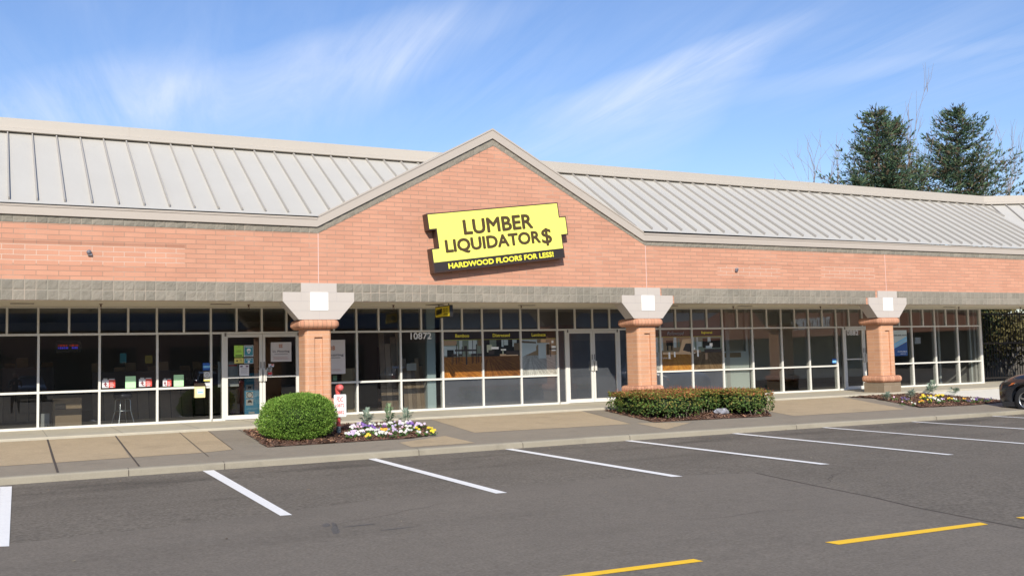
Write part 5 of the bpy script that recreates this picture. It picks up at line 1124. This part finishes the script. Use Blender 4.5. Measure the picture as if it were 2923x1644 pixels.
# ================================================================== TREES
def conifer(name, x, y, zb, H, rad, leaders, label, seed, dens=1., lean=(0, 0), rightbias=0., grp='evergreens behind the roof', low=4.):
    rn = random.Random(seed); r_ = root(name, (x, y, zb), label, 'tree', grp)
    t_ = MB(); f_ = MB(); pal = [(.085, .145, .085), (.12, .19, .10), (.07, .12, .085), (.16, .20, .10), (.15, .11, .07)]
    for li, (dx, h_, w_) in enumerate(leaders):
        zt = zb+h_; base = Vector((x, y, zb)); tip = Vector((x+dx, y, zt)); pts = [base, Vector((x+dx*.45, y, zb+h_*.35)), Vector((x+dx*.9, y, zb+h_*.7)), tip]
        t_.tube(pts, [.28, .2, .10, .012], 8)
        def trunk(z):
            f = (z-zb)/h_
            return pts[0].lerp(pts[1], f/.35) if f < .35 else (pts[1].lerp(pts[2], (f-.35)/.35) if f < .7 else pts[2].lerp(pts[3], (f-.7)/.3))
        z = zb+low
        while z < zt-.35:
            tier = rn.uniform(.75, 1.1); fr = (zt-z)/h_; env = rad*w_*min(1., (fr*2.7)**.85)*tier*(1 if z > zb+low+1 else .8)
            nb_ = max(3, int((13 if z > 10 or low < 1 else 4)*dens))
            for k in range(nb_):
                a = rn.uniform(0, 6.283); L_ = env*rn.choice((rn.uniform(.35, .8), rn.uniform(.7, 1.15)))*(1+rightbias*math.cos(a)); p0 = trunk(z+rn.uniform(-.12, .12))
                if rn.random() < .05: L_ *= 1.15
                dirv = Vector((math.cos(a), math.sin(a), 0)); rise = rn.uniform(-.25, .30)+.15*(1-fr)
                n = max(3, int(L_/.30)); path = []
                for s in range(n+1):
                    u_ = s/n; path.append(p0+dirv*L_*u_+Vector((0, 0, L_*(rise*u_-.25*u_+.45*u_*u_)))+Vector((rn.gauss(0, .05), rn.gauss(0, .05), rn.gauss(0, .05)))*L_*.4)
                t_.tube([path[0], path[n//2], path[-1]], [.03, .018, .006], 4, 0, False)
                for s in range(1, n+1):
                    q_ = path[s]; d_ = (path[s]-path[s-1]).normalized(); side = d_.cross(Vector((0, 0, 1))).normalized()
                    for sg in (-1, 1, 0):
                        sd_ = (d_*.75+side*sg*rn.uniform(.5, 1.1)+Vector((0, 0, rn.uniform(-.25, .35)))).normalized() if sg else (d_+Vector((0, 0, .2))).normalized()
                        SL_ = (.16+.30*L_*(1-s/n)*rn.uniform(.3, 1.))*rn.uniform(.6, 1.2) if sg else .3
                        nt_ = max(1, int(SL_/.17)); c0 = pal[rn.randrange(5)]
                        for m_ in range(nt_+1):
                            base_ = q_+sd_*SL_*m_/max(1, nt_); tl = rn.uniform(.18, .38)
                            for w3 in range(2):
                                tw = (sd_*1.0+Vector((rn.gauss(0, .32), rn.gauss(0, .32), rn.gauss(.18, .28)))).normalized(); wn2 = tw.cross(Vector((rn.gauss(0, 1), rn.gauss(0, 1), rn.gauss(0, 1)))).normalized()*rn.uniform(.018, .038)
                                kq = rn.uniform(.7, 1.35); f_.face([base_-wn2*.6, base_+tw*tl*.45-wn2, base_+tw*tl, base_+tw*tl*.45+wn2, base_+wn2*.6], 0, None, (c0[0]*kq, c0[1]*kq, c0[2]*kq))
            z += rn.uniform(.42, .66)/max(.6, dens)
    t_.build('trunk', BARK, r_); f_.build('crown', LEAF, r_); return r_
GZ = -1.0
T1 = conifer('evergreen_tree', 45.6, 25, GZ, 19.2, 4.1, [(0, 18.6, 1.), ], 'dark evergreen with a bare leader tip, left of the pair behind the roof', 11, 1.15)
T1b = conifer('evergreen_tree', 47.9, 26.0, GZ, 19.0, 3.4, [(0.2, 18.4, 1.)], 'thinner olive evergreen between the two dark ones behind the roof', 15, .9)
T2 = conifer('evergreen_tree', 53.4, 25, GZ, 19.0, 4.7, [(0, 19.1, 1.)], 'broad dark evergreen with upswept right branches behind the roof', 23, 1.15, rightbias=.10)
def bare(name, x, y, zb, H, label, seed, spread=.5, grp='bare trees behind the roof'):
    rn = random.Random(seed); r_ = root(name, (x, y, zb), label, 'tree', grp); t_ = MB(); c_ = MB()
    def grow(p, d, l_, r0_, dep, mb):
        n = 4; pts = [p]; q = p
        for s in range(n): d = (d+Vector((rn.gauss(0, .12), rn.gauss(0, .12), .10))).normalized(); q = q+d*l_/n; pts.append(q)
        mb.tube(pts, [r0_*(1-.6*i/n) for i in range(n+1)], 5 if dep else 6, 0, False)
        if dep >= 4: return
        for k in range(rn.choice((3, 4, 4)) if dep < 3 else 3):
            s = pts[rn.randrange(1, n+1)] if k else pts[-1]; dd = (d+Vector((rn.gauss(0, spread), rn.gauss(0, spread), rn.uniform(.0, .4)))).normalized()
            grow(s, dd, l_*rn.uniform(.5, .78), max(.013, r0_*.45), dep+1, c_)
    grow(Vector((x, y, zb)), Vector((0, 0, 1)), H*.45, .16, 0, t_); t_.build('trunk', TWIG, r_); c_.build('crown', TWIG, r_); return r_
for i, (x, y, H, lb, sp2) in enumerate(((37.3, 26, 13.2, 'low bare tree farthest left above the roof line', .5), (41.3, 27, 13.8, 'bare tree just left of the evergreens', .42), (50.0, 28, 17.6, 'tall bare tree in the gap between the evergreens', .26), (51.8, 29, 17.2, 'tall bare tree rising behind the right evergreen', .26), (60.3, 27, 17.2, 'tall bare tree at the right edge of the photo', .30), (43.5, 24.0, 14.2, 'pale bare saplings at the foot of the left evergreen', .45), (58.0, 29, 15.5, 'slim bare tree right of the broad evergreen', .3))):
    bare('bare_tree', x, y, GZ, H, lb, 40+i, sp2)
sm1 = conifer('small_evergreen', 42.0, 23.5, GZ, 13.3, 1.8, [(0, 13.2, 1.)], 'yellowish small evergreen tip peeping over the roof left of the pair', 31, .8)
sm2 = conifer('small_evergreen', 58.9, 23.5, GZ, 13.6, 1.6, [(0, 13.9, 1.)], 'small evergreen tip over the roof near the right edge', 33, .8)
# shrubs behind the passage fence, and the line of trees across the car park that the glass reflects
def shrub(name, x, y, rx, h, label, seed, col, nl=420):
    rn = random.Random(seed); r_ = root(name, (x, y, 0), label, 'shrub', 'shrubs behind the picket fence'); b = MB(); t_ = MB()
    for k in range(9):
        a = rn.uniform(0, 6.28); q = Vector((x+rx*.6*math.cos(a), y+rx*.4*math.sin(a), h*rn.uniform(.6, 1.))); t_.tube([(x, y, 0), ((x+q.x)/2, (y+q.y)/2, q.z*.6), q], [.04, .025, .01], 5)
        for _ in range(nl):
            p = q+Vector((rn.gauss(0, rx*.35), rn.gauss(0, rx*.3), rn.gauss(0, h*.22)))
            if p.z < .05: continue
            kq = rn.uniform(.6, 1.4); n_ = Vector((rn.gauss(0, 1), rn.gauss(0, 1), rn.gauss(0, 1))).normalized(); a_ = n_.orthogonal(); s = rn.uniform(.05, .10); b.face([p-a_*s, p+n_.cross(a_)*s*.6, p+a_*s, p-n_.cross(a_)*s*.6], 0, None, (col[0]*kq, col[1]*kq, col[2]*kq))
    t_.build('trunk', BARK, r_); b.build('crown', LEAF, r_)
shrub('leafy_shrub', 33.5, 9.6, 1.2, 2.6, 'yellowish leafy shrub seen through the left part of the picket fence', 51, (.22, .20, .05))  # leaves coloured lighter to stand for sunlit foliage, though in shade
shrub('leafy_shrub', 29.5, 8.5, 1.7, 3.0, 'dark shrub close behind the left part of the picket fence', 53, (.05, .07, .03), 900)
shrub('leafy_shrub', 32.4, 9.8, 2.0, 3.6, 'second dark shrub behind the picket fence, in front of the plank backdrop', 54, (.06, .08, .035), 900)
shrub('leafy_shrub', 27.0, 7.2, 1.2, 2.2, 'low dark shrub nearest the end of the shops behind the fence', 55, (.05, .07, .03), 700)
shrub('leafy_shrub', 36.5, 9.8, 1.4, 2.7, 'dark leafy shrub seen through the middle of the picket fence', 52, (.16, .14, .06))
FT = conifer('far_evergreen', -30, -70, -1.0, 16, 5.0, [(0, 16, 1.)], 'evergreen in the row across the car park reflected in the shop glass', 61, .55, grp='evergreens across the car park', low=.8)
for k, x in enumerate((-24, -17, -11, -4, 3, 9, 16, 23, 30, 38, 46, 55)):
    copy_tree(FT, (x, -70-6*((k*7) % 3), -1.0), k*1.3)

# ================================================================== SHOPS ACROSS THE CAR PARK (seen in the glass)
def mirror_hit(px, py, X=None, Yy=None):
    h = onY(px, py, D); d = ray(px, py); d = Vector((d.x, -d.y, d.z)); t = (X-h.x)/d.x if X is not None else (Yy-h.y)/d.y; return h+d*t
gz0 = aspz(-40)
opp = root('opposite_shops', (-10, -66, gz0), 'long low shop row across the car park reflected in the shop glass', 'building')
b = MB(); b.box(-90, 60, -74, -66, gz0, 4.6); b.build('brick_wall', mat('far_brick', (.36, .19, .13), .9, var=.2, vscale=.3), opp)
b = MB(); b.prism([(-91, -65.4, 4.5), (-91, -70, 7.6), (-91, -75, 4.5)], (152, 0, 0)); b.build('roof', mat('far_roof', (.16, .16, .16), .8), opp)
for k in range(14):
    b = MB(); X = -86+k*10.4; b.box(X, X+7.6, -65.98, -65.9, gz0+.1, 3.0); b.build('shop_window', mat('dark_shop_glass', (.02, .022, .025), .2), opp)
SXW = 74.0
sid = root('side_shops', (SXW+5, -58, gz0), 'sunlit brick shop wing with white letters at the side of the car park', 'building')
b = MB(); P = [(SXW, -100, 2.9), (SXW, -12, 2.9), (SXW, -12, 5.6), (SXW, -60, 5.6), (SXW, -67, 7.9), (SXW, -74, 5.6), (SXW, -100, 5.6)]; b.prism(P, (.5, 0, 0)); b.box(SXW+3, SXW+12, -100, -12, gz0, 4.6); b.build('brick_wall', mat('far_brick_sunlit', (.46, .20, .12), .9, var=.15, vscale=.4), sid)
b = MB(); b.box(SXW+.52, SXW+14, -101, -11, 5.3, 5.5); b.prism([(SXW+.6, -11, 5.5), (SXW+6, -11, 7.6), (SXW+12, -11, 5.5)], (0, -90, 0)); b.build('roof', MATS['far_roof'], sid)
b = MB(); b.box(SXW+2.6, SXW+2.9, -99, -13, gz0, 2.9); b.build('shop_window', MATS['dark_shop_glass'], sid)
m0, m1 = mirror_hit(2313, 938, X=SXW-.05), mirror_hit(2368, 905, X=SXW-.05)
b = MB(); text(b, 'TUESDAY', Vector((SXW-.03, (m0.y+m1.y)/2, 4.33)), abs(m1.y-m0.y), 1.15, Vector((0, -1, 0)), Z_, 0, .03, nrm=Vector((-1, 0, 0)))
text(b, 'MORNING', Vector((SXW-.03, m0.y-abs(m1.y-m0.y)*.62, 4.33)), abs(m1.y-m0.y)*1.05, 1.15, Vector((0, -1, 0)), Z_, 0, .03, nrm=Vector((-1, 0, 0))); b.build('lettering', WHT, sid)
# ================================================================== THE PERSON WHOSE REFLECTION SHOWS IN THE LEFT PANES
def skin(name, nodes, edges, m_, parent):
    me = bpy.data.meshes.new(name); me.from_pydata([n_[0] for n_ in nodes], edges, []); o = bpy.data.objects.new(name, me); COL.objects.link(o)
    sk = o.modifiers.new('skin', 'SKIN'); o.modifiers.new('sub', 'SUBSURF').levels = 1
    for v, n_ in zip(me.skin_vertices[0].data, nodes): v.radius = (n_[1], n_[1]*(n_[2] if len(n_) > 2 else 1))
    me.skin_vertices[0].data[0].use_root = True
    dg = bpy.context.evaluated_depsgraph_get(); dg.update(); nm = bpy.data.meshes.new_from_object(o.evaluated_get(dg)); o.modifiers.clear(); o.data = nm; nm.materials.append(m_)
    for p in nm.polygons: p.use_smooth = True
    if parent: o.parent = parent; o.matrix_parent_inverse = Matrix.Translation(-WLOC[parent.name])
    WLOC[o.name] = Vector((0, 0, 0)); return o
QX, QY = -5.5, -22.3; qz = aspz(QY)
per = root('person', (QX, QY, qz), 'person in dark jacket and trousers holding up a phone, reflected in the left window', 'person')
def pp_(x, y, z): return (QX+x, QY+y, qz+z)
body = skin('body', [(pp_(0, 0, .95), .135, .8), (pp_(0, 0, 1.15), .125, .8), (pp_(0, 0, 1.36), .15, .7), (pp_(0, 0, 1.48), .06), (pp_(0, .01, 1.57), .065), (pp_(0, .01, 1.68), .085), (pp_(-.10, 0, .88), .10), (pp_(-.12, .01, .50), .065), (pp_(-.13, -.02, .10), .045), (pp_(-.14, .12, .03), .035), (pp_(.10, 0, .88), .10), (pp_(.13, .01, .50), .065), (pp_(.15, -.02, .10), .045), (pp_(.17, .12, .03), .035), (pp_(-.20, 0, 1.40), .065), (pp_(-.25, .06, 1.15), .048), (pp_(-.12, .32, 1.25), .038), (pp_(-.06, .38, 1.28), .03), (pp_(.20, 0, 1.40), .065), (pp_(.25, .06, 1.15), .048), (pp_(.22, .30, 1.22), .038), (pp_(.15, .40, 1.28), .03)],
    [(0, 1), (1, 2), (2, 3), (3, 4), (4, 5), (0, 6), (6, 7), (7, 8), (8, 9), (0, 10), (10, 11), (11, 12), (12, 13), (2, 14), (14, 15), (15, 16), (16, 17), (2, 18), (18, 19), (19, 20), (20, 21)], mat('dark_cloth', (.03, .03, .035), .9), per)
b = MB(); b.lathe([(0, -.12), (.06, -.10), (.085, -.03), (.09, .04), (.07, .10), (0, .13)], (QX, QY+.02, qz+1.66), 'Z', 20); b.tube([(QX, QY+.10, qz+1.67), (QX, QY+.125, qz+1.635), (QX, QY+.10, qz+1.63)], .012, 6)
for sx_ in (-1, 1):
    b.lathe([(0, -.012), (.012, 0), (0, .012)], (QX+sx_*.033, QY+.10, qz+1.675), 'Z', 8); b.lathe([(0, -.03), (.014, 0), (0, .03)], (QX+sx_*.092, QY+.01, qz+1.66), 'Z', 8)
    hp = Vector(((QX-.06) if sx_ < 0 else (QX+.15), QY+.40, qz+1.28)); b.lathe([(0, -.045), (.03, -.03), (.035, .02), (.02, .05), (0, .055)], hp, 'Z', 12)
    for k in range(4): b.tube([hp+Vector((-.02+.013*k, .015, .03)), hp+Vector((-.02+.013*k, .045, .06)), hp+Vector((-.02+.013*k-sx_*.01, .05, .085-.004*abs(k-1.5)))], [.008, .007, .006], 6)
    b.tube([hp+Vector((-sx_*.02, 0, 0)), hp+Vector((-sx_*.045, .02, .03)), hp+Vector((-sx_*.05, .03, .055))], [.010, .009, .007], 6)
b.build('head_and_hands', mat('skin_tone', (.45, .26, .18), .6), per)
b = MB(); b.lathe([(.088, -.02), (.098, .04), (.08, .11), (0, .14)], (QX, QY-.005, qz+1.66), 'Z', 20); b.build('hair', mat('brown_hair', (.05, .03, .02), .8), per)
# ================================================================== CARS
RUB = mat('tyre_rubber', (.02, .02, .021), .85); CPT = mat('black_car_paint', (.012, .014, .020), .25, coat=1.); CGL = mat('car_glass', (.01, .012, .014), .05, spec=.9); HLP = mat('headlamp_glass', (.42, .42, .40), .12, spec=.8); AMB = mat('amber_reflector', (.75, .18, .03), .3); RIM = mat('alloy_rim', (.45, .46, .47), .3, metal=.9); BPL = mat('black_plastic', (.025, .025, .027), .6)
def make_car(ox, oy, oz, paint, label, grp=None):
    """nose points to +Y; origin under the middle of the car"""
    r_ = root('parked_car', (ox, oy, oz), label, 'car', grp)
    # stations: distance from nose, bottom, belt z, half width, top z, top half width
    ST = [(0.00, .30, .56, .48, .60, .30), (.05, .22, .62, .66, .70, .50), (.16, .19, .70, .80, .80, .62), (.36, .18, .77, .89, .89, .70), (.65, .18, .83, .925, .97, .74), (1.1, .19, .89, .93, 1.03, .77), (1.55, .20, .94, .93, 1.06, .80), (2.4, .20, .98, .93, 1.06, .82), (3.3, .20, 1.0, .93, 1.07, .82), (3.9, .22, 1.0, .92, 1.08, .80), (4.25, .26, .98, .88, 1.06, .76), (4.42, .34, .94, .82, 1.0, .70), (4.48, .42, .88, .74, .92, .6)]
    half = 2.24; vs = []; fs = []; n = 15
    def ring(s):
        d, zb_, zbelt, w_, zt_, wt = s; y = oy+half-d
        prof = [(0, zb_), (w_*.80, zb_), (w_*.95, zb_+.07), (w_*.995, (zb_+zbelt)/2-.02), (w_, (zb_+zbelt)/2+.12), (w_*.985, zbelt), (wt+(w_-wt)*.4, zbelt+(zt_-zbelt)*.75), (wt, zt_), (wt*.5, zt_+.025), (0, zt_+.035)]
        return [(ox+a, y, oz+z) for a, z in prof]+[(ox-a, y, oz+z) for a, z in reversed(prof[1:-1])]
    rings = [ring(s) for s in ST]; n = len(rings[0])
    for rg in rings: vs += rg
    for i in range(len(rings)-1):
        for k in range(n): fs.append((i*n+k, (i+1)*n+k, (i+1)*n+(k+1) % n, i*n+(k+1) % n))
    fs.append(tuple(range(n))); fs.append(tuple((len(rings)-1)*n+k for k in range(n-1, -1, -1)))
    b = MB(); b.idx(vs, fs, 0, None, True); body = b.build('body', paint, r_)
    # wheel arches cut out of the body
    wy = (oy+half-.98, oy+half-3.55)
    cb = MB()
    for yy in wy:
        for sx_ in (-1, 1): cb.lathe([(0, -.16), (.405, -.16), (.405, .16), (0, .16)], (ox+sx_*.88, yy, oz+.345), 'X', 32, sm=False)
    me = bpy.data.objects.new('cut', None)
    cut = cb.build('cut', paint); bm_ = body.modifiers.new('arches', 'BOOLEAN'); bm_.object = cut; bm_.solver = 'EXACT'; body.parent = None; WP_ = body.matrix_parent_inverse.copy()
    body.matrix_parent_inverse.identity(); dg = bpy.context.evaluated_depsgraph_get(); dg.update(); nm = bpy.data.meshes.new_from_object(body.evaluated_get(dg)); body.modifiers.clear(); body.data = nm; body.parent = r_; body.matrix_parent_inverse = Matrix.Translation(-Vector((ox, oy, oz)))
    bpy.data.objects.remove(cut)
    # greenhouse
    GS = [(1.45, 1.05, .78, 1.06, .74), (2.15, 1.05, .80, 1.50, .60), (2.6, 1.05, .80, 1.56, .58), (3.4, 1.06, .80, 1.55, .57), (4.0, 1.07, .78, 1.44, .54), (4.36, 1.03, .72, 1.06, .66)]
    b = MB(); vs = []; fs = []
    for d, zb_, wb, zt_, wt in GS:
        y = oy+half-d; vs += [(ox-wb, y, oz+zb_), (ox-wt, y, oz+zt_), (ox+wt, y, oz+zt_), (ox+wb, y, oz+zb_)]
    for i in range(len(GS)-1):
        for k in range(3): fs.append((i*4+k, (i+1)*4+k, (i+1)*4+k+1, i*4+k+1))
    b.idx(vs, fs, 0, None, False); b.build('windows', CGL, r_)
    b = MB(); rf = [(2.10, .60, 1.505), (2.6, .585, 1.575), (3.4, .575, 1.565), (4.05, .55, 1.44)]; vs = []; fs = []
    for d, w_, z in rf: y = oy+half-d; vs += [(ox-w_, y, oz+z-.015), (ox-w_*.8, y, oz+z+.02), (ox, y, oz+z+.035), (ox+w_*.8, y, oz+z+.02), (ox+w_, y, oz+z-.015)]
    for i in range(3):
        for k in range(4): fs.append((i*5+k, (i+1)*5+k, (i+1)*5+k+1, i*5+k+1))
    b.idx(vs, fs, 0, None, True)
    for sx_ in (-1, 1):
        for d0, z0_, w0_, d1, z1_, w1_ in ((1.42, 1.05, .79, 2.15, 1.51, .605), (2.85, 1.05, .81, 2.9, 1.57, .59), (4.36, 1.04, .73, 4.0, 1.45, .55)):
            b.tube([(ox+sx_*w0_, oy+half-d0, oz+z0_), (ox+sx_*w1_, oy+half-d1, oz+z1_)], .035, 6)
    b.build('roof', paint, r_)
    for sx_ in (-1, 1):
        b = MB()   # head lamp wraps round the corner
        P = [(.08, .57, .60), (.20, .70, .595), (.42, .83, .64), (.70, .915, .74), (.78, .90, .80), (.52, .82, .80), (.30, .74, .755), (.10, .60, .69)]
        b.prism([(ox+sx_*(w_+.012), oy+half-d+.012, oz+z) for d, w_, z in P], (-sx_*.03, -.02, 0)); hl = b.build('headlight', HLP, r_)
        b = MB(); P = [(.38, .845, .66), (.66, .93, .735), (.74, .925, .79), (.5, .86, .765)]
        b.prism([(ox+sx_*(w_+.016), oy+half-d+.018, oz+z) for d, w_, z in P], (-sx_*.01, -.01, 0)); b.build('turn_signal', AMB, hl)
        b = MB(); b.prism([(ox+sx_*(w_+.006), oy+half-d, oz+z) for d, w_, z in ((4.2, .9, .72), (4.46, .80, .72), (4.44, .80, .95), (4.1, .90, .98))], (-sx_*.03, 0, 0)); b.build('tail_light', mat('tail_red', (.35, .02, .02), .3), r_)
        b = MB(); b.lathe([(0, -.05), (.06, -.05), (.08, 0), (.05, .06), (0, .07)], (ox+sx_*1.0, oy+half-1.72, oz+1.08), 'X', 10); b.build('door_mirror', paint, r_)
        for yy in wy:
            x0_ = ox+sx_*.80; b = MB(); b.lathe([(.205, -.105), (.30, -.11), (.335, -.085), (.345, -.04), (.345, .04), (.335, .085), (.30, .11), (.205, .105)], (x0_, yy, oz+.345), 'X', 36); ty = b.build('wheel', RUB, r_)
            b = MB(); fx = sx_*.085; b.lathe([(.215, fx+sx_*.012), (.20, fx+sx_*.018), (.19, fx-sx_*.01), (.185, fx-sx_*.06)], (x0_, yy, oz+.345), 'X', 36); b.lathe([(0, fx+.0), (.045, fx+sx_*.004), (.05, fx-sx_*.03)], (x0_, yy, oz+.345), 'X', 16)
            for k in range(5):
                a = k*2*math.pi/5+.3; dd = Vector((0, math.cos(a), math.sin(a))); ee = Vector((0, -math.sin(a), math.cos(a))); c0 = Vector((x0_+fx-sx_*.004, yy, oz+.345))
                b.prism([c0+dd*.03-ee*.028, c0+dd*.03+ee*.028, c0+dd*.195+ee*.018, c0+dd*.195-ee*.018], (-sx_*.02, 0, 0))
            b.build('rim', RIM, ty); b = MB(); b.lathe([(0, fx-sx_*.07), (.2, fx-sx_*.07)], (x0_, yy, oz+.345), 'X', 24); b.build('brake_disc', BPL, ty)
    b = MB(); b.box(ox-.88, ox+.88, oy-2.05, oy+1.95, oz+.17, oz+.30); b.build('underbody', BPL, r_)
    b = MB(); b.box(ox-.42, ox+.42, oy+half-.06, oy+half+.005, oz+.32, oz+.50); b.box(ox-.40, ox+.40, oy+half-.10, oy+half-.03, oz+.60, oz+.66); b.build('grille', BPL, r_)
    return r_
CX, CY = 17.62, -4.2-2.24
car = make_car(CX, CY, aspz(CY), CPT, 'black car parked nose to the kerb at the right edge of the photo')
for i, (x, y, rz_, lb) in enumerate(((-12.5, -44, 0, 'dark car parked across the car park, first of the reflected row'), (-4.2, -44.4, 0, 'dark car parked across the car park, second of the reflected row'), (6.5, -44, math.pi, 'dark car parked across the car park, third of the reflected row'), (20, -43, math.pi, 'dark car parked across the car park, fourth of the reflected row'))):
    copy_tree(car, (x, y, aspz(-40)), rz_, lb)
